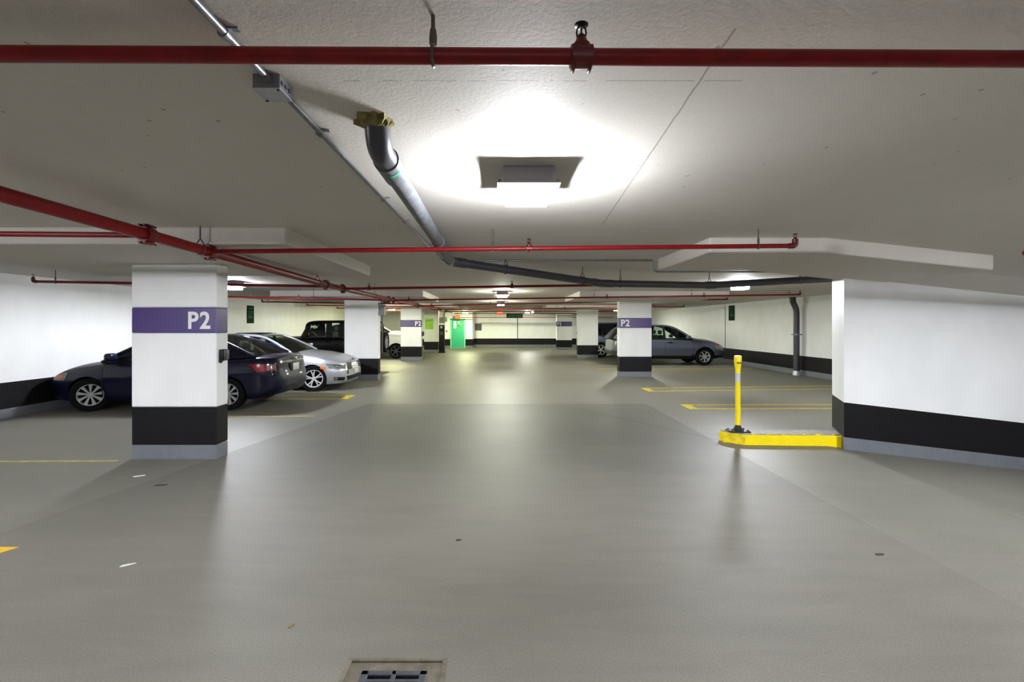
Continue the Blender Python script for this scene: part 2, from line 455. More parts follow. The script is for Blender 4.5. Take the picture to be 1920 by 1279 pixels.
ce = MB()
ce.add([(XL-0.3, YB-0.3, CEIL), (XS, YB-0.3, CEIL), (XS, YF+0.5, CEIL), (XL-0.3, YF+0.5, CEIL)], [(3, 2, 1, 0)])
ce.add([(XS, 6.45, CEIL), (XR+3, 6.45, CEIL), (XR+3, YF+0.5, CEIL), (XS, YF+0.5, CEIL)], [(3, 2, 1, 0)])
zc = ceil_z(XR+3, 0)
ce.add([(XS, YB-0.3, CEIL), (XR+3, YB-0.3, zc), (XR+3, 6.45, zc), (XS, 6.45, CEIL)], [(3, 2, 1, 0)])
ceiling = ce.build('ceiling', M_CEIL, kind='structure', fix=False)

def drop_panel(x0, x1, y0, y1):
    xs = sorted(set([x0, x1]+([XS] if (x0 < XS < x1 and y0 < YW) else [])))
    b = MB(); n = len(xs)
    def zz(x, base): return base-(SLOPE*(x-XS) if (x > XS and y0 < YW) else 0)
    vs = []
    for x in xs:
        vs += [(x, y0, zz(x, DROP)), (x, y1, zz(x, DROP)), (x, y1, zz(x, CEIL)+0.01), (x, y0, zz(x, CEIL)+0.01)]
    fs = [(0, 1, 2, 3), tuple(4*(n-1)+k for k in (3, 2, 1, 0))]
    for i in range(n-1):
        for k in range(4):
            a, c = 4*i+k, 4*i+(k+1) % 4
            fs.append((a, c, c+4, a+4))
    b.add(vs, fs)
    o = b.build('drop_panel', M_CEIL, ceiling, kind='structure')
    bv = o.modifiers.new('bevel', 'BEVEL'); bv.width = 0.02; bv.segments = 2
    return o
drop_panel(-6.1, -1.99, 4.32, 7.15)
drop_panel(-6.1, -2.03, 12.3, 15.4)
drop_panel(-6.1, -2.03, 19.9, 23.0)
drop_panel(2.18, 5.15, 4.83, 6.4)
drop_panel(2.15, 6.2, 12.5, 15.3)
drop_panel(2.15, 6.2, 21.4, 23.6)
drop_panel(2.15, 6.2, 29.0, 31.8)
# haunch where the ramp slab meets the ramp wall
hb = MB()
def hz(x): return ceil_z(x, 0)
hb.add([(5.0, 5.72, hz(5.0)+0.01), (12.4, 5.72, hz(12.4)+0.01), (12.4, 6.25, hz(12.4)-0.16), (5.0, 6.25, hz(5.0)-0.16),
        (5.0, 6.25, hz(5.0)+0.01), (12.4, 6.25, hz(12.4)+0.01)],
       [(0, 1, 2, 3), (0, 3, 4), (1, 5, 2), (0, 4, 5, 1), (3, 2, 5, 4)])
hb.build('haunch', M_CEIL, ceiling, kind='structure')

def wall(name, x0, y0, x1, y1, thick, ztop=2.7, floor_follow=None):
    """straight wall, bands stacked: grey base, black band, white. thick offsets to the left of p0->p1"""
    d = Vector((x1-x0, y1-y0, 0)).normalized(); n = Vector((-d.y, d.x, 0))*thick
    poly = [(x0, y0), (x1, y1), (x1+n.x, y1+n.y), (x0+n.x, y0+n.y)]
    o = MB().prism(poly, 0.63, ztop).build(name, M_WALL, kind='structure')
    MB().prism(poly, 0.165, 0.63).build('black_band', M_BAND, o, kind='structure')
    MB().prism(poly, -0.05, 0.165).build('grey_base', M_GREY, o, kind='structure')
    return o
w_left = wall('wall_left', XL, YB, XL, YF, 0.25)
w_right = wall('wall_right', XR, YF, XR, 6.5, 0.25)
w_far = wall('wall_far', XR+0.1, YF, XL-0.1, YF, -0.25)
w_rear = wall('wall_rear', XL-0.1, YB, XR+3, YB, -0.25)
w_ramp_side = MB().prism([(12.3, YB), (12.55, YB), (12.55, 6.3), (12.3, 6.3)], -1.2, 2.7).build('wall_ramp_side', M_WALL, kind='structure')

# ramp wall: bands follow the falling floor
poly = [(4.6, YW), (12.4, YW), (12.4, 6.8), (4.87, 6.8)]
fz = [floor_z(p[0], 0) for p in poly]; fz[2] = fz[1]; fz[3] = 0.0; fz[0] = floor_z(4.6, 0)
w_ramp = MB().prism(poly, [z+0.63 for z in fz], 2.7).build('wall_ramp', M_WALL, kind='structure')
MB().prism(poly, [z+0.165 for z in fz], [z+0.63 for z in fz]).build('black_band', M_BAND, w_ramp, kind='structure')
MB().prism(poly, [z-0.05 for z in fz], [z+0.165 for z in fz]).build('grey_base', M_GREY, w_ramp, kind='structure')
# door block at the far left: cross wall and door wall
w_cross = wall('wall_cross', -3.9, 33.2, XL-0.05, 33.2, -0.2)
dl, dr = X(845.5, 33.0), X(871.5, 33.0)
w_door = wall('wall_door', X(886, 33.0)+0.0, 33.0, -3.9, 33.0, -0.3)
w_jut = wall('wall_jut', X(886, 33.0)+0.10, 34.55, X(886, 33.0)+0.0, 33.0, -0.2)
# vertical joints and a horizontal joint on the far wall, joints on the right wall
MB().box(X(970.5, YF)-0.03, X(970.5, YF)+0.03, YF-0.02, YF+0.01, 0.63, 2.5).build('wall_joint', M_DKGREY, w_far, kind='structure')
MB().box(X(900, YF), X(1043, YF), YF-0.012, YF+0.01, 1.76, 1.785).build('wall_joint', M_MIDGREY, w_far, kind='structure')
MB().box(XR-0.01, XR+0.01, 20.35, 20.39, 0.63, 2.5).build('wall_joint', M_DKGREY, w_right, kind='structure')

# door
door = empty('door_1', ((dl+dr)/2, 33.0, 0), kind='structure')
MB().box(dl+0.04, dr-0.04, 32.965, 33.02, 0.03, 2.03).build('leaf', M_TEAL, door)
fb = MB(); fb.box(dl-0.04, dl+0.04, 32.94, 33.05, 0, 2.09); fb.box(dr-0.04, dr+0.04, 32.94, 33.05, 0, 2.09)
fb.box(dl-0.04, dr+0.04, 32.94, 33.05, 2.03, 2.09); fb.box(dl, dr, 32.93, 33.0, 0, 0.03)
fb.build('frame', M_DOORFRAME, door)
MB().rbox(X(850.8, 33), X(855.2, 33), 32.955, 32.97, 1.40, 1.89, 0.03).build('vision_panel', M_WINGLOW, door)
hd = MB(); hd.lathe([(0.035, 0), (0.035, 0.03), (0.02, 0.05), (0.03, 0.07), (0.03, 0.1)], (X(850, 33), 32.965, 1.09), (0, -1, 0), 12)
hd.build('handle', M_CHROME, door, 40)
text_obj('lettering', 'P2', 0.16, (X(860.4, 33), 32.96, 1.81), (0, -1, 0), M_LETTER, door, 0.004)
MB().prism([(X(856.5, 33), 32.957), (X(864.5, 33), 32.957), (X(864.5, 33), 32.966), (X(856.5, 33), 32.966)], 1.57, 1.65).build('marking', M_LIME_P, door)
gm = MB(); a, b_, c = X(857.6, 33), X(863, 33), X(860.3, 33)
gm.add([(a, 32.957, 1.62), (b_, 32.957, 1.62), (c, 32.957, 1.28), (a, 32.966, 1.62), (b_, 32.966, 1.62), (c, 32.966, 1.28)],
       [(0, 1, 2), (5, 4, 3), (0, 3, 4, 1), (1, 4, 5, 2), (2, 5, 3, 0)])
gm.build('arrow_marking', M_GREENMARK, door)

# ------------------------------------------------------------------ pillars
def pillar(x0, x1, y0, y1, label, lettering=None, band=True, top=2.3995):
    t = empty('pillar', ((x0+x1)/2, (y0+y1)/2, 0), label, 'pillar', 'concrete pillars along the lane', 'thing')
    def seg(name, z0, z1, m, e=0.0):
        return MB().rbox(x0-e, x1+e, y0-e, y1+e, z0, z1, 0.012, 1).build(name, m, t)
    seg('grey_base', -0.02, 0.17, M_GREY)
    seg('black_band', 0.17, 0.637, M_BAND)
    if band:
        seg('shaft', 0.637, 1.548, M_WALL)
        seg('purple_band', 1.548, 1.862, M_PURPLE)
        seg('shaft', 1.862, top, M_WALL)
        cx = x1-(0.206 if y0 < 10 else 0.15) if lettering == 'right' else x0+0.185
        text_obj('lettering', 'P2', 0.29, (cx, y0-0.003, 1.706), (0, -1, 0), M_LETTER, t, 0.0075, sx=0.92, space=1.12)
    else:
        seg('shaft', 0.637, top, M_WALL)
    return t
L1x0, L1x1 = X(246, 5.7), X(405.5, 5.7)
pillar(L1x0, L1x1, 5.7, 5.95, 'nearest white pillar on the left, large P2 on its purple band', 'right')
pillar(X(645.5, 13.8), X(709, 13.8), 13.8, 14.06, 'plain white pillar without purple band, beside the silver sedan', None, False)
pillar(X(751, 21.4), X(790, 21.4), 21.4, 21.7, 'left white pillar with purple P2 band, in front of the lime poster', 'right')
pillar(X(795, 27.6), X(822, 27.6), 27.6, 27.9, 'far left pillar carrying the lime green poster', None, False, CEIL-0.002)
pillar(X(1161.5, 14.65), X(1222, 14.65), 14.65, 14.95, 'right white pillar with P2 band, in front of the slate SUV', 'left')
pillar(X(1083, 22.9), X(1121.5, 22.9), 22.9, 23.2, 'plain white pillar without purple band, on the right of the lane', None, False)
pillar(X(1043.5, 30.5), X(1072.5, 30.5), 30.5, 30.8, 'farthest right pillar with small P2 band, near the end wall', 'left')

# ------------------------------------------------------------------ floor drain, floor lines
dr_ = empty('floor_drain', ((DX0+DX1)/2, (DY0+DY1)/2, 0), 'square cast iron floor drain grate set in a mortar collar', 'drain')
gx0, gx1, gy0, gy1 = -0.658, -0.345, 1.905, 2.218
co = MB()
for (a, b2, c, d2) in ((DX0, DX1, gy1, DY1), (DX0, DX1, DY0, gy0), (DX0, gx0, gy0, gy1), (gx1, DX1, gy0, gy1)):
    co.box(a, b2, c, d2, -0.05, -0.006)
co.build('collar', M_COLLAR, dr_)
lp = MB()
for (a, b2, c, d2) in ((DX0-0.012, DX1+0.012, DY1-0.012, DY1+0.012), (DX0-0.012, DX1+0.012, DY0-0.012, DY0+0.012), (DX0-0.012, DX0+0.012, DY0, DY1), (DX1-0.012, DX1+0.012, DY0, DY1)):
    lp.rbox(a, b2, c, d2, -0.03, 0.004, 0.006, 2)
lp.build('lip', M_COLLAR, dr_, 40)
fr = MB()
for (a, b2, c, d2) in ((gx0, gx1, gy1-0.028, gy1), (gx0, gx1, gy0, gy0+0.028), (gx0, gx0+0.035, gy0, gy1), (gx1-0.035, gx1, gy0, gy1), ((gx0+gx1)/2-0.011, (gx0+gx1)/2+0.011, gy0, gy1)):
    fr.rbox(a, b2, c, d2, -0.035, -0.002, 0.003, 1)
fr.build('grate_frame', M_CASTIRON, dr_)
for k in range(7):
    yy = gy0+0.028+(k+1)*(gy1-gy0-0.056)/8
    MB().rbox(gx0+0.03, gx1-0.03, yy-0.009, yy+0.009, -0.03, -0.003, 0.003, 1).build('bar', M_CASTIRON, dr_)
MB().box(gx0-0.02, gx1+0.02, gy0-0.02, gy1+0.02, -0.3, -0.06).build('sump', M_SUMP, dr_)

def strip(p, q, wd, m, parent=floor, name='parking_line'):
    p, q = Vector((*p, 0)), Vector((*q, 0)); d = (q-p).normalized(); n = Vector((-d.y, d.x, 0))*wd/2
    return MB().prism([(p-n)[:2], (q-n)[:2], (q+n)[:2], (p+n)[:2]], -0.002, 0.0025).build(name, m, parent, kind='structure')
def hairpin(xe, ya, yb, xf, sk=0.0, m=M_LINE, wd=0.075, tip=0.16):
    s = 1 if xf > xe else -1
    strip((xe, ya), (xf, ya+sk), wd, m); strip((xe, yb), (xf, yb+sk), wd, m)
    pl = [(xe-s*0.02, ya-wd/2), (xe+s*tip, ya-wd/2), (xe+s*tip, yb+wd/2), (xe-s*0.02, yb+wd/2)]
    MB().prism(pl if s > 0 else pl[::-1], -0.002, 0.003).build('parking_line', m, floor, kind='structure')
hairpin(3.69, 11.52, 12.06, 9.0, 0.45)
hairpin(3.74, 9.10, 9.56, 8.6, 0.05)
hairpin(-3.40, 10.30, 10.85, -8.2, 0.0)
strip((-3.34, 8.36), (-5.2, 8.36), 0.07, M_LINE_F)
strip((-3.36, 18.6), (-7.6, 18.7), 0.1, M_LINE)
strip((-3.39, 15.95), (-7.6, 16.0), 0.08, M_LINE)
strip((3.67, 20.3), (9.4, 20.3), 0.1, M_LINE)
strip((3.66, 17.3), (9.4, 17.3), 0.1, M_LINE)
strip((-4.62, 5.62), (-8.4, 5.55), 0.06, M_LINE_F)
MB().prism([(-3.56, 3.44), (-4.3, 3.44), (-4.3, 3.30), (-3.64, 3.30)], -0.002, 0.003).build('parking_line', M_LINE_O, floor, kind='structure')
strip((0.9, 30.4), (-2.0, 30.4), 0.06, M_LINE_F)

# ------------------------------------------------------------------ sprinkler pipes
def coupling(parent, c, axis, r, ln=0.07):
    b = MB(); c = Vector(c); ax = Vector(axis).normalized()
    b.lathe([(r*1.02, -ln/2), (r*1.32, -ln/2), (r*1.38, -ln*0.2), (r*1.38, ln*0.2), (r*1.32, ln/2), (r*1.02, ln/2)], c, ax, 18)
    up = Vector((0, 0, 1)); sd = ax.cross(up).normalized()
    for s in (1, -1):
        e = c+up*s*r*1.5
        Mx = Matrix((ax, sd, up)).transposed().to_4x4(); Mx.translation = e
        b.rbox(-ln*0.42, ln*0.42, -r*0.75, r*0.75, -r*0.22, r*0.22, r*0.12, 1, M=Mx)
        for q in (-1, 1):
            b.lathe([(r*0.2, -ln*0.7), (r*0.2, ln*0.7)], e+sd*q*r*0.45, ax, 8)
    b.build('coupling', M_RED_D, parent, 40)
def sprinkler(parent, c, r):
    """upright head on a tee: tee body, cone, two frame arms, round deflector"""
    c = Vector(c); b = MB()
    b.lathe([(r*1.0, -r*1.45), (r*1.42, -r*1.3), (r*1.42, r*1.3), (r*1.0, r*1.45)], c, (1, 0, 0), 16)
    b.lathe([(r*1.1, 0.0), (r*1.1, r*1.5), (r*0.85, r*1.7), (r*0.62, r*2.3)], c, (0, 0, 1), 14)
    b.rbox(c.x-r*1.25, c.x-r*0.8, c.y-r*0.8, c.y+r*0.8, c.z-r*1.75, c.z-r*1.0, r*0.15, 1)
    b.rbox(c.x+r*0.8, c.x+r*1.25, c.y-r*0.8, c.y+r*0.8, c.z-r*1.75, c.z-r*1.0, r*0.15, 1)
    tee = b.build('tee', M_RED_D, parent, 40)
    h = MB(); z = c.z+r*2.2
    h.lathe([(0.012, 0), (0.013, 0.008), (0.008, 0.014)], (c.x, c.y, z), (0, 0, 1), 10)
    for s in (-1, 1):
        h.sweep([(c.x+s*0.011, c.y, z+0.004), (c.x+s*0.014, c.y, z+0.018), (c.x+s*0.012, c.y, z+0.030), (c.x+s*0.003, c.y, z+0.040)], 0.0028, 6)
    h.sweep([(c.x, c.y, z+0.008), (c.x, c.y, z+0.034)], 0.0028, 6)
    h.lathe([(0.004, 0.036), (0.020, 0.040), (0.021, 0.042), (0.012, 0.046)], (c.x, c.y, z), (0, 0, 1), 18)
    h.build('sprinkler_head', M_BRONZE, parent, 40)
def hanger(parent, c, r, m=M_ROD):
    c = Vector(c); b = MB(); zt = ceil_z(c.x, c.y)
    b.sweep([(c.x, c.y, c.z+r+0.03), (c.x, c.y, zt+0.005)], 0.006, 8)
    b.lathe([(0.011, 0), (0.012, 0.02), (0.009, 0.045)], (c.x, c.y, c.z+r+0.01), (0, 0, 1), 8)
    ring = []
    for k in range(17):
        a = 2*PI*k/16; ring.append((c.x, c.y+math.cos(a)*(r+0.004), c.z+math.sin(a)*(r+0.004)))
    b.sweep(ring[:-1], 0.005, 6, closed=True)
    b.build('hanger', m, parent, 40)

MAIN = [(-8.9, .72), (2.55, .72), (4.37, .690), (7.36, .632), (11.84, .632), (20, .68), (27.3, .72)]
MX, MR = -2.75, 0.045
def main_z(d): return EYE+float(np.interp(d, [a for a, b in MAIN], [b for a, b in MAIN]))
mp = empty('sprinkler_main', (MX, 2.55, main_z(2.55)), 'thick red sprinkler main running lengthwise above the left pillars', 'pipe')
MB().sweep([(MX, d, EYE+z) for d, z in MAIN], MR, 18).build('pipe', M_RED, mp, 60)
for d in (3.62, 4.40, 7.36, 8.15, 11.5, 12.0, 15.6, 19.5, 23.6):
    coupling(mp, (MX, d, main_z(d)), (0, 1, 0), MR, 0.09)
for d in (4.26, 7.0, 10.2, 15.0, 18.9, 23.0):
    c = Vector((MX, d, main_z(d))); b = MB()
    zt = DROP if (4.32 < d < 7.15 or 12.3 < d < 15.4 or 19.9 < d < 23) else CEIL
    b.sweep([(MX, d, c.z+MR+0.05), (MX, d, zt+0.003)], 0.006, 8)
    for s in (-1, 1):
        b.sweep([(MX, d, c.z+MR+0.055), (MX+s*0.028, d, c.z+MR+0.015), (MX+s*(MR+0.004), d, c.z)], 0.005, 6)
    b.sweep([(MX+math.cos(PI+PI*k/8)*(MR+0.004), d, c.z+math.sin(PI+PI*k/8)*(MR+0.004)) for k in range(9)], 0.005, 6)
    b.build('hanger', M_ROD, mp, 40)

def branch(label, d, p0, p1, heads=(), hangers=(), r=0.0215, end0=False, end1=False, m=M_RED, dd=0.0):
    """branch line along X; p0,p1 pixel ends (px,py) at depth d; heads/hangers are pixel columns"""
    A, B = P(*p0, d), P(*p1, d+dd)
    t = empty('sprinkler_branch', tuple((A+B)/2), label, 'pipe', 'sprinkler branch lines under the ceiling')
    MB().sweep([A, B], r, 14).build('pipe', m, t, 60)
    def at(px):
        k = (px-p0[0])/(p1[0]-p0[0]); return A+(B-A)*k
    for px in heads: sprinkler(t, at(px), r)
    for px in hangers: hanger(t, at(px), r)
    for flag, e in ((end0, A), (end1, B)):
        if flag:
            o = 1 if e is B else -1
            s = 1 if (B-A).x*o > 0 else -1
            b = MB(); pts = fillet([e-Vector((s*0.03, 0, 0)), e+Vector((s*0.03, 0, 0)), e+Vector((s*0.03, 0, r*3.0))], 0.04, 5)
            b.sweep(pts, r*1.25, 12); b.build('elbow', M_RED_D, t, 50)
            z = e.z+r*3.0; c = e+Vector((s*0.03, 0, 0)); h = MB()
            h.lathe([(r*0.9, -0.005), (r*0.6, 0.015)], (c.x, c.y, z), (0, 0, 1), 12)
            for q in (-1, 1): h.sweep([(c.x+q*0.011, c.y, z+0.012), (c.x+q*0.013, c.y, z+0.028), (c.x+q*0.004, c.y, z+0.044)], 0.0028, 6)
            h.lathe([(0.004, 0.042), (0.022, 0.046), (0.022, 0.049), (0.01, 0.052)], (c.x, c.y, z), (0, 0, 1), 16)
            h.build('sprinkler_head', M_BRONZE, t, 40)
    return t
def mpx(d): return VX+MX*F/d
branch('nearest red sprinkler pipe crossing the top of the photo', 1.36, (mpx(1.36), 97), (3300, 118), (1090,), (812, 2700), r=0.0235)
branch('short red pipe from the main leaving at the left edge, above the first pillar', 3.62, (mpx(3.62), 441), (-800, 432), (), (-300,))
branch('red pipe below the big ceiling light, ending before the white wall', 4.40, (mpx(4.40), 472), (1485, 461), (992,), (925, 1422), end1=True)
branch('dark red pipe left of the first pillar, over the navy sedan', 7.36, (mpx(7.36), 537), (66, 528), (), (104, 330), end0=False, end1=True)
branch('red pipe passing just under the grey drain pipe bend', 8.15, (mpx(8.15), 541.5), (1112, 535), (692, 960), (1090,))
branch('red pipe behind the first pillar, ending over the silver sedan', 11.5, (mpx(11.5), 563), (405, 556), (560,), (588, 470))
branch('longest red pipe, reaching right to the vertical drain pipe', 12.0, (mpx(12.0), 563), (1498, 552.5), (766, 1138, 1320), (926, 1114, 1297, 1480), end1=True)
branch('red pipe across the lane above the right P2 pillar', 15.6, (mpx(15.6), 573.5), (1362, 561.5), (809, 1087, 1228), (920, 1346), end1=True)
branch('red pipe over the black off-roader, left of the plain pillar', 15.4, (mpx(15.4), 570.5), (493, 566), (), (503,), end1=True)
branch('second red pipe over the slate SUV, shorter and lower', 19.5, (mpx(19.5), 581), (1281, 575), (1059, 1228), (1045, 1267), end1=True)
branch('thin red pipe on the left wall, behind the black off-roader roof', 19.5, (mpx(19.5), 575), (577, 572.5), (), (588,), end1=True)
branch('red pipe beneath the second light of the lane', 23.6, (mpx(23.6), 584), (1170, 584), (), (1012,))
branch('shortest red pipe on the left, beside the plain pillar', 23.4, (mpx(23.4), 581), (633, 578), (), (), end1=True)
branch('red pipe level with the red exit signs', 28.2, (mpx(28.2), 588), (1180, 588), (), (930,))
branch('farthest red pipe before the end wall', 32.2, (X(862, 32.2)*F/32.2+VX, 595.5), (1150, 595), (), (930,))
branch('red pipe end at the right edge of the photo, over the ramp', 3.6, (1922, 474), (2500, 505), (), (2200,), end0=False)

# ------------------------------------------------------------------ grey drain pipe, riser, conduit
dp = empty('drain_pipe', (-0.55, 2.05, CEIL), 'dark grey plastic drain pipe from a ceiling hole running to the right', 'pipe')
a0 = Vector((-0.546, 2.05, CEIL+0.02)); a1 = Vector((-0.546, 2.10, 2.447)); a2 = Vector((-0.625, 5.93, 2.458))
a3 = P(1128, 531.5, 7.5); a4 = P(1330, 535, 7.75); a5 = P(1600, 520, 7.0)
RP = 0.056
MB().sweep(fillet([a0, a1, a1+(a2-a1)*0.06], 0.14, 8), RP, 20).build('elbow', M_PVC, dp, 60)
MB().sweep([a1+(a2-a1)*0.045, a1+(a2-a1)*0.965], RP*0.97, 20).build('pipe', M_PVC_L, dp, 60)
MB().sweep([a1+(a2-a1)*0.035, a1+(a2-a1)*0.10], RP*1.13, 20).build('sleeve', M_PVC_L, dp, 40)
gm_c = a1+(a2-a1)*0.055; gm_b = MB()
gm_b.grid([[gm_c+Vector((math.cos(t_)*RP*1.16, dy, math.sin(t_)*RP*1.16)) for t_ in np.linspace(-1.5, -0.5, 7)] for dy in (-0.014, 0.014)], back=[[gm_c+Vector((math.cos(t_)*RP*1.1, dy, math.sin(t_)*RP*1.1)) for t_ in np.linspace(-1.5, -0.5, 7)] for dy in (-0.014, 0.014)])
gm_b.build('sleeve_mark', mat('green_tag', (30, 130, 90), 0.5), dp)
MB().sweep([a1+(a2-a1)*0.62, a1+(a2-a1)*0.72], RP*1.10, 20).build('sleeve', M_PVC_L, dp, 40)
MB().sweep(fillet([a1+(a2-a1)*0.95, a2, a2+(a3-a2)*0.08], 0.16, 8), RP*1.12, 20).build('elbow', M_PVC, dp, 60)
MB().sweep(fillet([a2+(a3-a2)*0.07, a3, a4, a5], 0.2, 6), RP, 18).build('pipe', M_PVC, dp, 60)
for q0, q1 in ((a2+(a3-a2)*0.93, a3), (a3, a3+(a4-a3)*0.10), (a4-(a4-a3)*0.04, a4+(a5-a4)*0.05)):
    MB().sweep([q0, q1], RP*1.13, 18).build('socket', M_PVC, dp, 40)
for px, sg, k in ((948, (a2, a3), None), (1092, (a2, a3), None), (1163, (a3, a4), None), (1330, (a3, a4), None), (1500, (a4, a5), None)):
    p, q = sg; lo, hi = 0.0, 1.0
    for _ in range(30):
        mid = (lo+hi)/2; v = p+(q-p)*mid
        if VX+v.x*F/v.y < px: lo = mid
        else: hi = mid
    c = p+(q-p)*lo; ax = (q-p).normalized(); sd = ax.cross(Vector((0, 0, 1))).normalized(); b = MB()
    ring = [c+(sd*math.cos(2*PI*j/16)+Vector((0, 0, 1))*math.sin(2*PI*j/16))*(RP+0.006) for j in range(16)]
    b.sweep(ring, 0.006, 6, closed=True)
    b.sweep([(c.x, c.y, c.z+RP+0.075), (c.x, c.y, CEIL+0.004)], 0.006, 8)
    for s in (-1, 1): b.sweep([(c.x, c.y, c.z+RP+0.08), c+sd*s*0.05+Vector((0, 0, RP*0.9))], 0.006, 6)
    b.build('hanger', M_ROD, dp, 40)
fo = MB()
pts = []
for j in range(26):
    a = 2*PI*j/26; rr = 0.064+0.032*random.random()*(1.4 if math.cos(a) < -0.3 else 1.0); pts.append((a0.x+rr*math.cos(a), a0.y+rr*math.sin(a)*0.9))
pts2 = [(a0.x+(x-a0.x)*0.72, a0.y+(y-a0.y)*0.72) for x, y in pts]
n = len(pts)
vs = [(x, y, CEIL+0.002) for x, y in pts]+[(x, y, CEIL-0.008-0.022*random.random()) for x, y in pts]+[(x, y, CEIL-0.022-0.022*random.random()) for x, y in pts2]
fs = []
for k in range(2):
    fs += [(k*n+j, k*n+(j+1) % n, (k+1)*n+(j+1) % n, (k+1)*n+j) for j in range(n)]
fs.append(tuple(2*n+j for j in range(n)))
fo.add(vs, fs); fo.build('foam_collar', M_FOAM, dp)

rs = empty('drain_riser', (X(1497, 15.3), 15.3, 0), 'dark vertical drain pipe with an offset near its top, by the right wall', 'pipe')
rx, ry = 9.72, 15.2; RR = 0.088
MB().sweep(fillet([(rx-0.13, ry, 2.63), (rx-0.13, ry, 2.42), (rx, ry, 2.16), (rx, ry, 0.02)], 0.14, 6), RR, 18).build('pipe', M_PVC, rs, 60)
MB().sweep([(rx-0.13, ry, 2.56), (rx-0.13, ry, 2.45)], RR*1.15, 18).build('socket', M_PVC, rs, 40)
b = MB(); b.lathe([(RR*1.1, -0.02), (RR*1.1, 0.02)], (rx, ry, 1.33), (0, 0, 1), 18); b.box(rx-0.17, rx+0.19, ry-0.015, ry+0.015, 1.315, 1.345)
b.build('clamp', M_STEEL, rs, 40)
MB().lathe([(RR*1.25, 0), (RR*1.2, 0.05), (RR*1.04, 0.14)], (rx, ry, 0.0), (0, 0, 1), 18).build('base_collar', M_SILVERBAND, rs, 40)

CZ = CEIL-0.016
cd = empty('conduit', (-0.84, 1.25, CZ), 'thin galvanised conduit along the ceiling, left of the drain pipe', 'conduit')
c0 = Vector((-0.835, -1.0, CZ)); c1 = Vector((-0.84, 1.66, CZ)); c2 = Vector((-0.835, 1.79, CZ)); c3 = Vector((-0.80, 6.45, CZ)); c4 = Vector((2.06, 6.45, CZ))
c5 = Vector((2.165, 6.45, CZ-0.02)); c6 = Vector((2.165, 6.45, DROP+0.02)); c7 = Vector((2.23, 6.45, DROP-0.012)); c8 = Vector((4.6, 6.45, DROP-0.012))
MB().sweep([c0, c1], 0.0125, 12).build('tube', M_STEEL, cd, 60)
MB().sweep(fillet([c2, c3, c4, Vector((2.13, 6.45, CZ)), Vector((2.13, 6.45, DROP-0.014)), c8], 0.10, 8), 0.0125, 12).build('tube', M_STEEL, cd, 60)
for d in (1.42, 2.16, 3.3, 4.0, 5.2):
    x = -0.84+0.008*(d-1.66)
    b = MB(); b.lathe([(0.017, -0.012), (0.017, 0.012)], (x, d, CZ), (0, 1, 0), 12)
    b.box(x, x+0.045, d-0.01, d+0.01, CEIL-0.006, CEIL+0.002); b.build('strap', M_STEEL, cd, 40)
for x in (-0.1, 0.8, 1.5):
    b = MB(); b.lathe([(0.017, -0.012), (0.017, 0.012)], (x, 6.45, CZ), (1, 0, 0), 12); b.build('strap', M_STEEL, cd, 40)
jb = empty('junction_box', (-0.84, 1.725, CEIL), 'square galvanised junction box on the ceiling conduit', 'electrical box')
MB().rbox(-0.894, -0.795, 1.675, 1.775, CEIL-0.05, CEIL+0.002, 0.003, 1).build('box', M_STEEL, jb)
MB().rbox(-0.896, -0.793, 1.673, 1.777, CEIL-0.054, CEIL-0.050, 0.001, 1).build('cover', mat('box_cover', (176, 177, 182), 0.4, metal=0.5, noise=0.15, nscale=30), jb)
for sx_, sy_ in ((-0.885, 1.767), (-0.805, 1.684)):
    MB().lathe([(0.005, 0), (0.005, 0.003)], (sx_, sy_, CEIL-0.057), (0, 0, 1), 8).build('screw', M_BLACK, jb)
for k in range(3):
    MB().lathe([(0.009, 0), (0.009, 0.002)], (-0.794, 1.695+0.028*k, CEIL-0.026), (1, 0, 0), 10).build('knockout', M_DKGREY, jb)
MB().lathe([(0.018, -0.02), (0.018, 0.005)], (-0.84, 1.67, CZ-0.004), (0, 1, 0), 12).build('connector', M_STEEL, jb, 40)

# ------------------------------------------------------------------ ceiling lights
def ceiling_light(x, y, label, mb_, ms_, s=1.0, zc=None):
    z = (ceil_z(x, y) if zc is None else zc)
    t = empty('ceiling_light', (x, y, z), label, 'light', 'square lamps on the ceiling')
    h = 0.15*s
    b = MB(); n = 4
    def sq(a, zz): return [(x-a, y-a, zz), (x+a, y-a, zz), (x+a, y+a, zz), (x-a, y+a, zz)]
    def stack(b, lv):
        vs = []; fs = []
        for a, zz in lv: vs += sq(a, zz)
        for i in range(len(lv)-1):
            fs += [(4*i+j, 4*i+(j+1) % 4, 4*i+4+(j+1) % 4, 4*i+4+j) for j in range(4)]
        fs.append((3, 2, 1, 0)); fs.append(tuple(4*(len(lv)-1)+j for j in range(4)))
        b.add(vs, fs)
    stack(b, [(h, z+0.002), (h, z-0.02), (h*1.02, z-0.098)])
    o = b.build('housing', M_HOUSING, t); bv = o.modifiers.new('bevel', 'BEVEL'); bv.width = 0.012; bv.segments = 2
    b = MB(); stack(b, [(h*1.17, z-0.097), (h*1.19, z-0.108)]); b.build('flange', M_HOUSING, t)
    for q in (-1, 1):
        MB().lathe([(0.008, 0), (0.008, 0.012)], (x+q*h*1.1, y-h*1.1, z-0.099), (0, 0, 1), 8).build('latch', M_DKGREY, t)
    # prismatic lens: four upright side strips (inset) and a bottom panel
    b = MB(); a1_, a2_ = h*0.86, h*0.84
    z1, z2 = z-0.108, z-0.165
    vs = sq(a1_, z1)+sq(a2_, z2)
    b.add(vs, [(0, 1, 5, 4), (1, 2, 6, 5), (2, 3, 7, 6), (3, 0, 4, 7)], 0)
    b.add(vs, [(7, 6, 5, 4)], 1)
    b.build('lens', [ms_, mb_], t, fix=False)
    return t
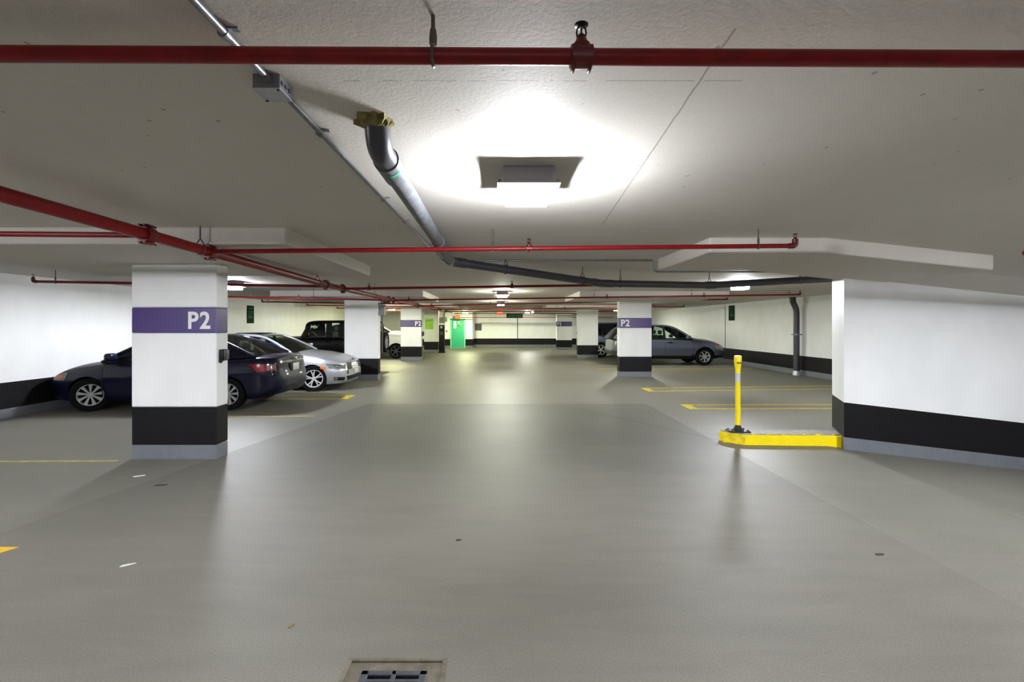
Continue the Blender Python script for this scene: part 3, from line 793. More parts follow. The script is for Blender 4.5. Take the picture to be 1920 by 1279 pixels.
ceiling_light(0.165, 2.79, 'bright square lamp in the middle of the near ceiling', M_LAMP_C, M_LAMP_CS, 1.0)
ceiling_light(0.07, 12.6, 'second lamp along the lane, with wide bright streaks beside it', M_LAMP_N, M_LAMP_NS, 1.0)
ceiling_light(0.04, 17.9, 'third lamp along the lane, just below the second', M_LAMP_N, M_LAMP_NS, 1.0)
ceiling_light(-5.6, 9.75, 'lamp half hidden behind the nearest left pillar', M_LAMP_S, M_LAMP_SS, 1.0)
ceiling_light(5.05, 9.75, 'lamp half hidden behind the grey drain pipe on the right', M_LAMP_S, M_LAMP_SS, 1.0)
ceiling_light(-5.46, 23.4, 'lamp on the left between the plain pillar and the P2 pillar', M_LAMP_W, M_LAMP_WS, 1.0)
ceiling_light(-2.28, 30.6, 'wide lamp right above the teal door', M_LAMP_W, M_LAMP_WS, 1.15)
ceiling_light(1.84, 31.0, 'small lamp touching the right end of the green hanging sign', M_LAMP_N, M_LAMP_NS, 1.0)
ceiling_light(6.6, 26.2, 'lamp over the right stalls, just left of the P2 pillar by the slate SUV', M_LAMP_N, M_LAMP_NS, 1.0)
ceiling_light(5.4, 2.4, 'lamp over the ramp to the right of the camera', M_LAMP_S, M_LAMP_SS, 1.0)
ceiling_light(-5.1, 18.3, 'lamp over the left stalls hidden behind the plain left pillar', M_LAMP_N, M_LAMP_NS, 1.0)
ceiling_light(5.2, 18.3, 'lamp over the right stalls hidden behind the right P2 pillar', M_LAMP_N, M_LAMP_NS, 1.0)
ceiling_light(-5.2, 1.5, 'lamp over the left stalls beside the camera', M_LAMP_S, M_LAMP_SS, 1.0)
ceiling_light(0.1, -6.5, 'lamp over the lane behind the camera', M_LAMP_C, M_LAMP_CS, 1.0)
# ------------------------------------------------------------------ vehicles
def catmull(pts, sub):
    pts = [np.array(p, float) for p in pts]; n = len(pts); out = []
    for i in range(n-1):
        p0, p1, p2, p3 = pts[max(i-1, 0)], pts[i], pts[i+1], pts[min(i+2, n-1)]
        for k in range(sub):
            t = k/sub
            out.append(0.5*((2*p1)+(-p0+p2)*t+(2*p0-5*p1+4*p2-p3)*t*t+(-p0+3*p1-3*p2+p3)*t**3))
    out.append(pts[-1]); return np.array(out)

class Shell:
    """lower body of a car as a surface S(p, t): p runs tail -> nose (-1..0 rounded tail, 0..1 flanks, 1..2 rounded nose), t from underside to top centre"""
    SUB = 4
    def __init__(s, c):
        s.c = c
        s.xf1 = c['nose']-c['Lf']; s.xr1 = c['tail']+c['Lr']
    def tab(s, k, x):
        T = s.c[k]; xs = [a for a, b in T]; ys = [b for a, b in T]
        return float(np.mean([np.interp(x+d, xs, ys) for d in (-0.08, -0.04, 0, 0.04, 0.08)]))
    def station(s, p):
        c = s.c
        if p > 1:
            a = (p-1)*PI/2; x = s.xf1+c['Lf']*math.sin(a); sc = max(math.cos(a), 0)**c['pf']; wf, wr = math.sin(a)**2, 0
        elif p < 0:
            a = -p*PI/2; x = s.xr1-c['Lr']*math.sin(a); sc = max(math.cos(a), 0)**c['pr']; wf, wr = 0, math.sin(a)**2
        else:
            x = s.xr1+(s.xf1-s.xr1)*p; sc = 1.0; wf = wr = 0
        if p >= 2 or p <= -1: sc = 0.0
        zb, zs, zc = s.tab('zb', x), s.tab('zs', x), s.tab('zc', x); W = s.tab('W', x) if 'W' in c and isinstance(c['W'], list) else c['W']
        m = (zb+zs)/2
        pts = [(0, zb), (.80*W, zb), (.93*W, zb+.04), (.975*W, zb+.14), (W, m+.02), (.985*W, zs-.13), (.95*W, zs-.03), (.87*W, zs+.35*(zc-zs)), (.5*W, zs+.86*(zc-zs)), (0, zc)]
        q = catmull(pts, s.SUB)
        out = np.zeros((len(q), 3))
        out[:, 1] = np.maximum(q[:, 0], 0)*sc; out[:, 2] = q[:, 1]
        fx = np.interp(q[:, 1], [a for a, b in c['nprof']], [b for a, b in c['nprof']])
        rx = np.interp(q[:, 1], [a for a, b in c['rprof']], [b for a, b in c['rprof']])
        out[:, 0] = x+wf*fx+wr*rx
        return out
    def at(s, p, z, side):
        q = s.station(p); lo, hi = 2, 7*s.SUB
        i = np.interp(z, q[lo:hi, 2], np.arange(lo, hi)); k = int(i); f = i-k
        v = q[k]*(1-f)+q[min(k+1, len(q)-1)]*f
        return Vector((v[0], v[1]*side, v[2]))
    def patch(s, name, quad, mat_, parent, side=1, n=8, m=4, off=0.006, smooth=40):
        """quad: four (p,z): low-a, low-b, high-b, high-a"""
        g, bk = [], []
        for i in range(m+1):
            row, rb = [], []
            for j in range(n+1):
                u, v = j/n, i/m
                def uv(u, v): return tuple((quad[0][k]*(1-u)+quad[1][k]*u)*(1-v)+(quad[3][k]*(1-u)+quad[2][k]*u)*v for k in (0, 1))
                a = uv(u, v); c0 = s.at(*a, side)
                e = 0.02
                d1 = s.at(a[0]+e, a[1], side)-s.at(a[0]-e, a[1], side); d2 = s.at(a[0], a[1]+e, side)-s.at(a[0], a[1]-e, side)
                nn = d1.cross(d2)
                nn = nn.normalized() if nn.length > 1e-9 else Vector((0, side, 0))
                ctr = Vector((min(max(c0.x, s.xr1), s.xf1), 0, 0.6))
                if nn.dot(c0-ctr) < 0: nn = -nn
                row.append(c0+nn*off); rb.append(c0-nn*0.012)
            g.append(row); bk.append(rb)
        b = MB(); b.grid(g, back=bk); return b.build(name, mat_, parent, smooth)
    def px(s, x):
        """flank parameter of a local x"""
        if x > s.xf1: return 1+math.asin(min((x-s.xf1)/s.c['Lf'], 1))*2/PI
        if x < s.xr1: return -math.asin(min((s.xr1-x)/s.c['Lr'], 1))*2/PI
        return (x-s.xr1)/(s.xf1-s.xr1)
    def mesh(s, name, mats, parent, black_below=0.0):
        ps = [-1, -.95, -.88, -.8, -.7, -.6, -.5, -.38, -.25, -.12]+list(np.linspace(0, 1, 34))+[1.12, 1.25, 1.38, 1.5, 1.6, 1.7, 1.8, 1.88, 1.95, 2]
        st = [s.station(p) for p in ps]; K = len(st[0]); b = MB(); vs = []
        for q in st:
            vs += [Vector(v) for v in q]
            vs += [Vector((v[0], -v[1], v[2])) for v in q[1:-1][::-1]]
        n = 2*K-2; fs = []
        for i in range(len(ps)-1):
            for j in range(n): fs.append((i*n+j, i*n+(j+1) % n, (i+1)*n+(j+1) % n, (i+1)*n+j))
        b.add(vs, fs)
        o = b.build(name, mats, parent)
        me = o.data; bm = bmesh.new(); bm.from_mesh(me)
        bmesh.ops.remove_doubles(bm, verts=bm.verts, dist=0.0008)
        bmesh.ops.dissolve_degenerate(bm, edges=bm.edges, dist=0.0002)
        bmesh.ops.holes_fill(bm, edges=bm.edges, sides=0)
        bmesh.ops.recalc_face_normals(bm, faces=bm.faces); bm.to_mesh(me); bm.free()
        # wheel arches
        c = s.c; cut = MB()
        for ax in (0.0, -c['wb']):
            for sd in (1, -1):
                cut.lathe([(c['Ra'], 0), (c['Ra'], 0.42)], (ax, sd*(c['Wm']-0.30), c['R']), (0, sd, 0), 36, mi=1)
        co_ = cut.build('arch_cutter', mats, None)
        co_.data.polygons.foreach_set('material_index', [1]*len(co_.data.polygons))
        co_.parent = parent
        md = o.modifiers.new('arches', 'BOOLEAN'); md.object = co_; md.operation = 'DIFFERENCE'; md.solver = 'EXACT'
        bpy.context.view_layer.update()
        m2 = bpy.data.meshes.new_from_object(o.evaluated_get(bpy.context.evaluated_depsgraph_get()))
        o.modifiers.clear(); o.data = m2; m2.name = name
        bpy.data.objects.remove(co_)
        if black_below:
            for pl in m2.polygons:
                if pl.center.z < black_below and pl.material_index == 0: pl.material_index = 1
        m2.polygons.foreach_set('use_smooth', [True]*len(m2.polygons)); m2.set_sharp_from_angle(angle=math.radians(32))
        return o

def wheel_meshes(R, r, wd, spokes, style, rim_mat):
    t = MB(); h = wd/2
    t.lathe([(r*0.98, -h*0.8), (r*1.06, -h*0.98), (R*0.95, -h), (R*0.99, -h*0.82), (R, -h*0.5), (R, h*0.5), (R*0.99, h*0.82), (R*0.95, h), (r*1.06, h*0.98), (r*0.98, h*0.8)], (0, 0, 0), (0, 1, 0), 40, caps=False)
    d = MB()
    d.lathe([(r*0.99, h*0.55), (r*1.0, h*0.92), (r*0.94, h*0.90), (r*0.90, h*0.5), (r*0.90, 0.0)], (0, 0, 0), (0, 1, 0), 40, caps=False)
    d.lathe([(r*0.22, h*0.3), (r*0.21, h*0.76), (r*0.15, h*0.80)], (0, 0, 0), (0, 1, 0), 20)
    for k in range(spokes):
        a0_ = 2*PI*k/spokes+0.2
        for da in ((-0.13, 0.13) if style == 'double' else (0.0,)):
            w0, w1 = (0.026, 0.03) if style == 'double' else ((0.026, 0.066) if style == 'flare' else (0.055, 0.05))
            w0 *= r/0.2; w1 *= r/0.2
            w0 *= 0.5; w1 *= 0.5
            a = a0_+da*0.7; a2 = a0_+da*1.7
            def pt(rad, ang, ww, y): return (rad*math.cos(ang)-ww*math.sin(ang), y, rad*math.sin(ang)+ww*math.cos(ang))
            vs = []
            for (rad, ang, ww, yo) in ((r*0.17, a, w0, h*0.74), (r*0.6, (a+a2)/2, (w0+w1)/2, h*0.80), (r*0.95, a2, w1, h*0.84)):
                vs += [pt(rad, ang, -ww, yo-0.02), pt(rad, ang, -ww*0.8, yo), pt(rad, ang, ww*0.8, yo), pt(rad, ang, ww, yo-0.02)]
            fs = []
            for i in range(2):
                for j in range(4): fs.append((4*i+j, 4*i+(j+1) % 4, 4*i+4+(j+1) % 4, 4*i+4+j))
            fs += [(3, 2, 1, 0), (8, 9, 10, 11)]
            d.add(vs, fs)
    k = MB(); k.lathe([(r*0.97, -h*0.5), (r*0.97, h*0.15)], (0, 0, 0), (0, 1, 0), 32)
    return t, d, k

def build_car(c, name, label, cat='car'):
    t = empty(name, (0, 0, 0), label, cat, 'parked cars', local=True)
    paint = c['paint']; S = Shell(c); W = c['Wm']
    S.mesh('body', [paint, M_WELL if not c.get('cladding') else M_BLACK], t, c.get('cladding', 0.0))
    # greenhouse
    rail = c['rail']                                    # (x,z) front base .. rear base, ordered nose to tail
    rx = [-p[0] for p in rail]; rz = [p[1] for p in rail]
    xA, zA = rail[0]; xC, zC = rail[-1]; zmax = max(rz)
    def belt(x): return float(np.interp(-x, [-xA, -xC], [zA, zC]))
    def yw(x, z):
        b0 = belt(x); k = max(0.0, min(1.0, (z-b0)/(zmax-b0+1e-6)))
        return c['wbelt']+(c['wroof']-c['wbelt'])*k**1.15
    cr = catmull([(x, z) for x, z in rail], 5)
    def railz(x): return float(np.interp(-x, -cr[:, 0], cr[:, 1]))
    for sd in (1, -1):
        b = MB(); b.sweep([(x, sd*yw(x, z), z) for x, z in cr], c.get('rr', 0.032), 10)
        b.build('roof_pillar', paint, t, 50)
    i0, i1 = c['roof']                                    # rail indices of the roof's front and rear header
    xs = np.linspace(rail[i0][0], rail[i1][0], 14); g, bk = [], []
    for x in xs:
        z = railz(x); y = yw(x, z); row = []
        for q in np.linspace(-1, 1, 13): row.append(Vector((x, q*y, z+c.get('crown', 0.045)*(1-q*q)+0.01)))
        g.append(row); bk.append([v-Vector((0, 0, 0.035)) for v in row])
    MB().grid(g, back=bk).build('roof', paint, t, 40)
    def screen(nm, pts, bulge, m_):
        g, bk = [], []
        for (x, z) in pts:
            y = yw(x, z)-0.005; row = []
            for q in np.linspace(-1, 1, 11): row.append(Vector((x+bulge*(1-q*q), q*y, z+c.get('crown', 0.045)*(1-q*q)*(z-zA)/(zmax-zA+.01))))
            g.append(row)
        return MB().grid(g).build(nm, m_, t, 60)
    fr_ = cr[:i0*5+1]; re_ = cr[i1*5:]
    screen('windshield', fr_, 0.07, c.get('glass_front', M_GLASS))
    if not c.get('rear_solid'): screen('rear_window', re_, -0.07, c.get('glass_rear', M_GLASS))
    for sd in (1, -1):
        for (xa, xb, kind) in c['sides']:
            g, bk = [], []
            for x in np.linspace(xa, xb, 12):
                z0, z1 = belt(x)-0.02, max(railz(x)-0.005, belt(x)-0.015); row, rb = [], []
                for v in np.linspace(0, 1, 5):
                    z = z0+(z1-z0)*v; row.append(Vector((x, sd*(yw(x, z)+(0.004 if kind != 'glass' else -0.006)), z))); rb.append(Vector((x, sd*(yw(x, z)-0.03), z)))
                g.append(row); bk.append(rb)
            b = MB()
            if kind == 'glass': b.grid(g); b.build('side_window', c.get('glass_side', M_GLASS), t, 60)
            else: b.grid(g, back=bk); b.build('pillar_panel', M_BLACK if kind == 'black' else paint, t, 40)
        # belt moulding
        b = MB(); b.sweep([(x, sd*(yw(x, belt(x))+0.006), belt(x)-0.012) for x in np.linspace(xA, xC, 10)], 0.011, 6); b.build('belt_moulding', c.get('trim', M_BLACK), t, 50)
    # cabin
    b = MB(); hw = c['wbelt']-0.05
    b.add([(xA+0.1, -hw*.9, zA+.012), (xA+0.1, hw*.9, zA+.012), (xC-0.05, hw*.9, zC+.012), (xC-0.05, -hw*.9, zC+.012)], [(0, 1, 2, 3)])
    b.build('cabin_trim', M_CABIN, t)
    for x_, hts in c['seats']:
        for sd in (1, -1):
            b = MB(); b.rbox(x_-0.07, x_+0.07, sd*0.38-0.22, sd*0.38+0.22, belt(x_)-0.05, belt(x_)+hts, 0.05, 3)
            b.rbox(x_-0.10, x_+0.02, sd*0.38-0.13, sd*0.38+0.13, belt(x_)+hts+0.03, belt(x_)+hts+0.20, 0.05, 3)
            b.build('seat', M_SEAT, t, 50)
    b = MB(); b.rbox(rail[i0][0]-0.02+0.0, rail[i0][0]+0.02, -0.12, 0.12, rail[i0][1]-0.13, rail[i0][1]-0.05, 0.02, 2); b.build('rear_view_mirror', M_BLACK, t, 50)
    # wheels
    tm, dm, km = wheel_meshes(c['R'], c['r'], c['wt'], c['spokes'][0], c['spokes'][1], c['rim'])
    first = None
    for ax in (0.0, -c['wb']):
        for sd in (1, -1):
            if first is None:
                w0 = tm.build('wheel', M_TYRE, t, 40); r0 = dm.build('rim', c['rim'], w0, 40); k0 = km.build('brake_disc', M_WELL, w0, 40); first = (w0, r0, k0); wo = w0
            else:
                wo = first[0].copy(); COL.objects.link(wo); wo.parent = t
                for ch in first[1:]:
                    q = ch.copy(); COL.objects.link(q); q.parent = wo
            wo.location = (ax, sd*(W-c['wt']/2-0.015), c['R'])
            wo.rotation_euler = (0, 0.3*ax, (0 if sd > 0 else PI)+(c.get('steer', 0.0) if ax == 0 else 0))
    # mirrors, handles, seams
    for sd in (1, -1):
        x_ = xA-0.28 if 'mirror_x' not in c else c['mirror_x']; z_ = belt(x_)+0.05; y_ = sd*(W+0.055)
        b = MB(); b.rbox(x_-0.06, x_+0.08, min(y_-.10, y_+.10), max(y_-.10, y_+.10), z_-0.02, z_+0.12, 0.045, 3)
        b.rbox(x_-0.02, x_+0.05, min(sd*(c['wbelt']-.02), y_), max(sd*(c['wbelt']-.02), y_), z_-0.03, z_+0.03, 0.012, 2)
        b.build('door_mirror', c.get('mirror_mat', paint), t, 50)
        for hx in c['handles']:
            zz = belt(hx)-0.12; v = S.at(S.px(hx), zz, sd); b = MB()
            b.rbox(hx-0.10, hx+0.10, min(v.y, v.y+sd*0.035), max(v.y, v.y+sd*0.035), zz-0.014, zz+0.016, 0.012, 2)
            b.build('door_handle', c.get('handle_mat', paint), t, 50)
        for sx_ in c['seams']:
            p_ = S.px(sx_); e = 0.006/(S.xf1-S.xr1)
            S.patch('door_seam', [(p_-e, c['seam_z']), (p_+e, c['seam_z']), (p_+e, belt(sx_)-0.05), (p_-e, belt(sx_)-0.05)], M_SEAM, t, sd, 1, 8, 0.002)
    return t, S
def place(t, x, y, heading): t.location = (x, y, 0); t.rotation_euler = (0, 0, heading)

# --- navy sedan (nose to the left wall)
c = dict(nose=.93, tail=-3.60, Lf=.62, Lr=.55, pf=.42, pr=.36, wb=2.6, R=.315, r=.205, wt=.195, Ra=.355, W=.88, Wm=.88, paint=M_NAVY, rim=M_ALLOY_D,
    zb=[(-3.6, .30), (-3.1, .20), (.3, .18), (.93, .24)],
    zs=[(-3.6, .98), (-3.2, 1.0), (-2.4, .96), (-.4, .90), (.3, .80), (.7, .68), (.93, .60)],
    zc=[(-3.6, 1.03), (-3.05, 1.06), (-2.95, .99), (-.3, .93), (-.2, .965), (.3, .90), (.7, .77), (.93, .66)],
    nprof=[(.2, -.08), (.38, 0), (.55, -.01), (.75, -.16)], rprof=[(.25, .10), (.45, 0), (.62, .02), (.75, .07), (1.05, .10)],
    rail=[(-.22, .93), (-.62, 1.15), (-1.08, 1.37), (-1.6, 1.42), (-2.15, 1.395), (-2.6, 1.24), (-3.08, 1.03)], roof=(2, 4),
    wbelt=.79, wroof=.58, sides=[(-.32, -1.30, 'glass'), (-1.30, -1.38, 'black'), (-1.38, -2.35, 'glass'), (-2.35, -3.0, 'paint')],
    seats=[(-1.35, .12), (-2.25, .10)], spokes=(9, 'flare'), steer=0.5, handles=[-1.2, -2.15], seams=[-.28, -1.34, -2.3], seam_z=.3, glass_rear=glassy('dusky_glass', (.55, .60, .56)))
sedan, S = build_car(c, 'sedan', 'navy blue sedan parked nose-in behind the nearest left pillar')
for sd in (1, -1):
    S.patch('taillight', [(-.13, .74), (-.62, .76), (-.62, .885), (.02, .885)], M_LAMPRED, sedan, sd, 10, 4, .008)
    S.patch('reverse_lamp', [(-.36, .775), (-.60, .78), (-.60, .86), (-.36, .86)], M_LAMPCLEAR, sedan, sd, 6, 3, .014)
    S.patch('headlight', [(1.10, .60), (1.62, .585), (1.55, .67), (1.05, .74)], M_LAMPCLEAR, sedan, sd, 10, 4, .008)
    S.patch('turn_lamp', [(1.14, .635), (1.34, .62), (1.32, .675), (1.12, .69)], M_LAMPORANGE, sedan, sd, 6, 3, .014)
    S.patch('trunk_seam', [(-.63, .62), (-.65, .62), (-.65, .95), (-.63, .95)], M_SEAM, sedan, sd, 1, 6, .003)
    S.patch('grille', [(1.80, .52), (2.0, .52), (2.0, .60), (1.76, .60)], M_BLACK, sedan, sd, 6, 3, .006)
    S.patch('garnish', [(-.72, .89), (-1.0, .89), (-1.0, .925), (-.72, .925)], M_CHROME, sedan, sd, 6, 2, .016)
v = S.at(-.995, .78, 1)
MB().rbox(v.x-.03, v.x+.03, -.26, .26, .70, .86, .02, 2).build('plate_recess', M_BLACK, sedan, 50)
MB().rbox(v.x-.04, v.x, -.155, .155, .705, .855, .006, 1).build('license_plate', M_PLATE, sedan, 50)
MB().lathe([(.042, 0), (.042, .02), (.03, .028)], (v.x-.02, 0, .945), (-1, 0, 0), 16).build('badge', M_CHROME, sedan, 50)
place(sedan, -7.86, 9.66, PI+0.04)

# --- silver sedan (nose to the lane)
c = dict(nose=.80, tail=-3.72, Lf=.62, Lr=.5, pf=.40, pr=.33, wb=2.76, R=.318, r=.22, wt=.225, Ra=.352, W=.905, Wm=.905, paint=M_SILVER, rim=M_ALLOY,
    zb=[(-3.7, .28), (-3.1, .18), (.3, .16), (.8, .18)],
    zs=[(-3.7, .92), (-3.2, .96), (-2.4, .94), (-.6, .90), (.0, .83), (.45, .74), (.8, .66)],
    zc=[(-3.7, .98), (-3.15, 1.04), (-3.05, .97), (-.6, .94), (-.5, 1.0), (.0, .95), (.45, .86), (.8, .76)],
    nprof=[(.18, -.07), (.30, 0), (.50, -.01), (.66, -.05), (.80, -.13)], rprof=[(.25, .08), (.45, 0), (.62, .03), (1.05, .06)],
    rail=[(-.55, .95), (-.95, 1.17), (-1.38, 1.345), (-1.95, 1.385), (-2.5, 1.35), (-2.95, 1.19), (-3.3, 1.02)], roof=(2, 4),
    wbelt=.80, wroof=.58, sides=[(-.65, -1.62, 'glass'), (-1.62, -1.70, 'black'), (-1.70, -2.6, 'glass'), (-2.6, -3.2, 'paint')],
    seats=[(-1.65, .14), (-2.5, .10)], spokes=(5, 'double'), steer=0.28, handles=[-1.5, -2.4], seams=[-.55, -1.66, -2.55], seam_z=.28, trim=M_CHROME)
bm_, S = build_car(c, 'sedan', 'silver sedan parked nose-out next to the navy sedan')
for sd in (1, -1):
    S.patch('headlight', [(1.26, .565), (1.74, .545), (1.74, .63), (1.16, .665)], M_LAMPCLEAR, bm_, sd, 10, 4, .008)
    S.patch('headlight_surround', [(1.24, .655), (1.76, .622), (1.76, .640), (1.14, .675)], M_BLACK, bm_, sd, 8, 2, .010)
    S.patch('turn_lamp', [(1.02, .565), (1.17, .545), (1.17, .595), (1.02, .62)], M_LAMPORANGE, bm_, sd, 6, 3, .008)
    S.patch('kidney_grille', [(1.84, .52), (1.955, .52), (1.965, .68), (1.82, .68)], M_BLACK, bm_, sd, 6, 5, .010)
    S.patch('grille_surround', [(1.815, .505), (1.98, .505), (1.985, .70), (1.79, .70)], M_CHROME, bm_, sd, 6, 5, .006)
    S.patch('lower_intake', [(1.80, .25), (2.0, .25), (2.0, .36), (1.76, .36)], M_BLACK, bm_, sd, 8, 3, .006)
    S.patch('side_intake', [(1.36, .27), (1.68, .25), (1.70, .335), (1.36, .355)], M_BLACK, bm_, sd, 8, 3, .006)
    S.patch('fog_lamp', [(1.38, .29), (1.46, .285), (1.46, .335), (1.38, .34)], M_LAMPCLEAR, bm_, sd, 4, 3, .012)
    S.patch('bumper_lip', [(1.30, .215), (2.0, .205), (2.0, .232), (1.30, .245)], M_CHROME, bm_, sd, 12, 2, .012)
    S.patch('bumper_mark', [(1.80, .40), (1.835, .40), (1.835, .50), (1.80, .50)], M_BLACK, bm_, sd, 2, 3, .008)
v = S.at(1.995, .44, 1)
MB().rbox(v.x-.005, v.x+.025, -.155, .155, .385, .50, .006, 1).build('license_plate', M_PLATE, bm_, 50)
MB().lathe([(.04, 0), (.04, .012), (.028, .018)], (S.at(1.99, .73, 1).x-.01, 0, .745), (.7, 0, .7), 16).build('badge', M_BLUE, bm_, 50)
# dashboard lighting dots and sunroof
MB().rbox(-2.15, -1.5, -.40, .40, 1.425, 1.442, .008, 2).build('sunroof', M_GLASS_D, bm_, 50)
place(bm_, -4.62, 12.32, 0.0)

# --- slate SUV (nose to the right wall)
def suv(paint, name, label, L=1.0, gl=M_GLASS_D, **kw):
    c = dict(nose=.95, tail=-3.72, Lf=.58, Lr=.38, pf=.42, pr=.30, wb=2.70, R=.355, r=.225, wt=.225, Ra=.40, W=.92, Wm=.92, paint=paint, rim=M_ALLOY_D, cladding=.42,
        zb=[(-3.75, .42), (-3.1, .26), (.3, .25), (.95, .34)],
        zs=[(-3.75, 1.0), (-3.2, 1.06), (-2.4, 1.05), (-.4, 1.02), (.25, .95), (.65, .84), (.95, .72)],
        zc=[(-3.75, 1.03), (-3.55, 1.07), (-3.45, 1.04), (-.45, 1.03), (-.35, 1.12), (.25, 1.06), (.65, .94), (.95, .80)],
        nprof=[(.25, -.14), (.48, 0), (.70, -.02), (.90, -.16)], rprof=[(.40, .06), (.55, 0), (.75, .03), (1.1, .06)],
        rail=[(-.42, 1.05), (-.85, 1.34), (-1.28, 1.565), (-1.9, 1.63), (-2.75, 1.60), (-3.25, 1.48), (-3.66, 1.08)], roof=(2, 5),
        wbelt=.83, wroof=.64, crown=.04, rr=.036,
        sides=[(-.52, -1.55, 'glass'), (-1.55, -1.64, 'black'), (-1.64, -2.55, 'glass'), (-2.55, -2.66, 'paint'), (-2.66, -3.22, 'glass'), (-3.22, -3.64, 'paint')],
        seats=[(-1.6, .16), (-2.45, .12)], spokes=(7, 'plain'), handles=[-1.42, -2.4], seams=[-.45, -1.6, -2.55], seam_z=.44, glass_rear=M_GLASS_D)
    c.update(kw); return build_car(c, name, label)
crv, S = suv(M_SLATE, 'suv', 'slate blue SUV parked nose-in against the right wall behind a P2 pillar', handle_mat=M_BLACK)
for sd in (1, -1):
    S.patch('headlight', [(1.10, .70), (1.60, .68), (1.55, .80), (1.04, .86)], M_LAMPCLEAR, crv, sd, 10, 4, .008)
    S.patch('turn_lamp', [(1.06, .80), (1.35, .79), (1.30, .84), (1.04, .87)], M_LAMPRED, crv, sd, 8, 3, .013)
    S.patch('taillight', [(-.25, .82), (-.62, .84), (-.62, 1.00), (-.20, 1.00)], M_LAMPCLEAR, crv, sd, 8, 4, .010)
    S.patch('rear_bumper', [(-.05, .46), (-1.0, .46), (-1.0, .60), (-.05, .60)], M_DKGREY, crv, sd, 12, 3, .02)
place(crv, 8.30, 19.68, 0.0)

# --- blue-grey SUV, farther right
ev, S = suv(M_DKBLUE, 'suv', 'blue grey SUV behind the slate SUV, only its rear quarter showing', R=.37, r=.255, rim=M_ALLOY, spokes=(5, 'double'), glass_side=M_GLASS_D,
    sides=[(-.52, -1.55, 'glass'), (-1.55, -1.64, 'black'), (-1.64, -2.55, 'glass'), (-2.55, -2.66, 'black'), (-2.66, -3.45, 'glass'), (-3.45, -3.64, 'paint')],
    rail=[(-.42, 1.12), (-.85, 1.42), (-1.28, 1.66), (-1.9, 1.72), (-2.75, 1.70), (-3.35, 1.64), (-3.66, 1.18)],
    zs=[(-3.75, 1.08), (-3.2, 1.14), (-2.4, 1.13), (-.4, 1.08), (.25, 1.0), (.65, .88), (.95, .74)],
    zc=[(-3.75, 1.10), (-3.55, 1.15), (-3.45, 1.12), (-.45, 1.1), (-.35, 1.18), (.25, 1.1), (.65, .96), (.95, .82)], handles=[-1.42, -2.55], handle_mat=M_BLACK)
for sd in (1, -1):
    MB().sweep([(-1.4, sd*.60, 1.70), (-1.5, sd*.60, 1.76), (-3.0, sd*.60, 1.75), (-3.1, sd*.60, 1.68)], .014, 8).build('roof_rail', M_CHROME, ev, 50)
    S.patch('taillight', [(-.25, .92), (-.62, .94), (-.62, 1.06), (-.20, 1.06)], M_LAMPRED, ev, sd, 8, 4, .010)
place(ev, 7.83, 24.42, 0.0)

# --- white SUV, left, nose to the lane
wh, S = suv(M_WHITECAR, 'suv', 'white SUV between the plain pillar and the left P2 pillar', R=.36, r=.26, rim=M_DKGREY, spokes=(6, 'plain'), cladding=.36, glass_side=M_GLASS_D,
    rail=[(-.52, 1.20), (-.92, 1.46), (-1.30, 1.66), (-1.9, 1.72), (-2.75, 1.70), (-3.25, 1.58), (-3.66, 1.18)],
    zs=[(-3.75, 1.1), (-3.2, 1.15), (-2.4, 1.15), (-.4, 1.16), (.25, 1.12), (.65, 1.02), (.95, .92)],
    zc=[(-3.75, 1.13), (-3.55, 1.17), (-3.45, 1.14), (-.5, 1.17), (-.4, 1.36), (.25, 1.33), (.65, 1.22), (.95, 1.05)], mirror_x=-.85, mirror_mat=M_BLACK)
for sd in (1, -1):
    S.patch('headlight', [(1.0, .90), (1.62, .86), (1.60, .98), (.98, 1.08)], M_BLACK, wh, sd, 10, 4, .008)
    S.patch('grille', [(1.70, .62), (2.0, .62), (2.0, .95), (1.70, .95)], M_BLACK, wh, sd, 8, 4, .008)
place(wh, -5.06, 23.52, 0.0)

# --- black off-roader
c = dict(nose=.62, tail=-3.10, Lf=.22, Lr=.14, pf=.22, pr=.20, wb=2.42, R=.385, r=.225, wt=.24, Ra=.47, W=.78, Wm=.78, paint=M_JET, rim=M_ALLOY_D, cladding=.50,
    zb=[(-3.1, .50), (-2.6, .46), (.3, .46), (.62, .52)], zs=[(-3.1, 1.16), (-.6, 1.16), (-.5, 1.12), (.62, 1.06)], zc=[(-3.1, 1.19), (-.6, 1.19), (-.5, 1.25), (.62, 1.20)],
    nprof=[(.3, -.1), (.6, 0), (1.2, -.02)], rprof=[(.3, .05), (.6, 0), (1.2, 0)],
    rail=[(-.52, 1.20), (-.66, 1.46), (-.80, 1.72), (-1.6, 1.76), (-2.5, 1.76), (-2.98, 1.73), (-3.08, 1.20)], roof=(2, 5), wbelt=.74, wroof=.68, crown=.03, rr=.045,
    sides=[(-.58, -.82, 'paint'), (-.82, -1.38, 'glass'), (-1.38, -1.58, 'black'), (-1.58, -1.86, 'glass'), (-1.86, -2.10, 'paint'), (-2.10, -2.62, 'glass'), (-2.62, -3.06, 'paint')],
    seats=[(-1.55, .20), (-2.3, .10)], spokes=(5, 'plain'), handles=[-1.5], seams=[-.62, -1.62], seam_z=.55, mirror_x=-.75, mirror_mat=M_JET, rear_solid=False, glass_side=glassy('clear_car_glass', (.88, .95, .90)))
jp, S = build_car(c, 'off_roader', 'black boxy off-roader parked nose-in behind the plain left pillar')
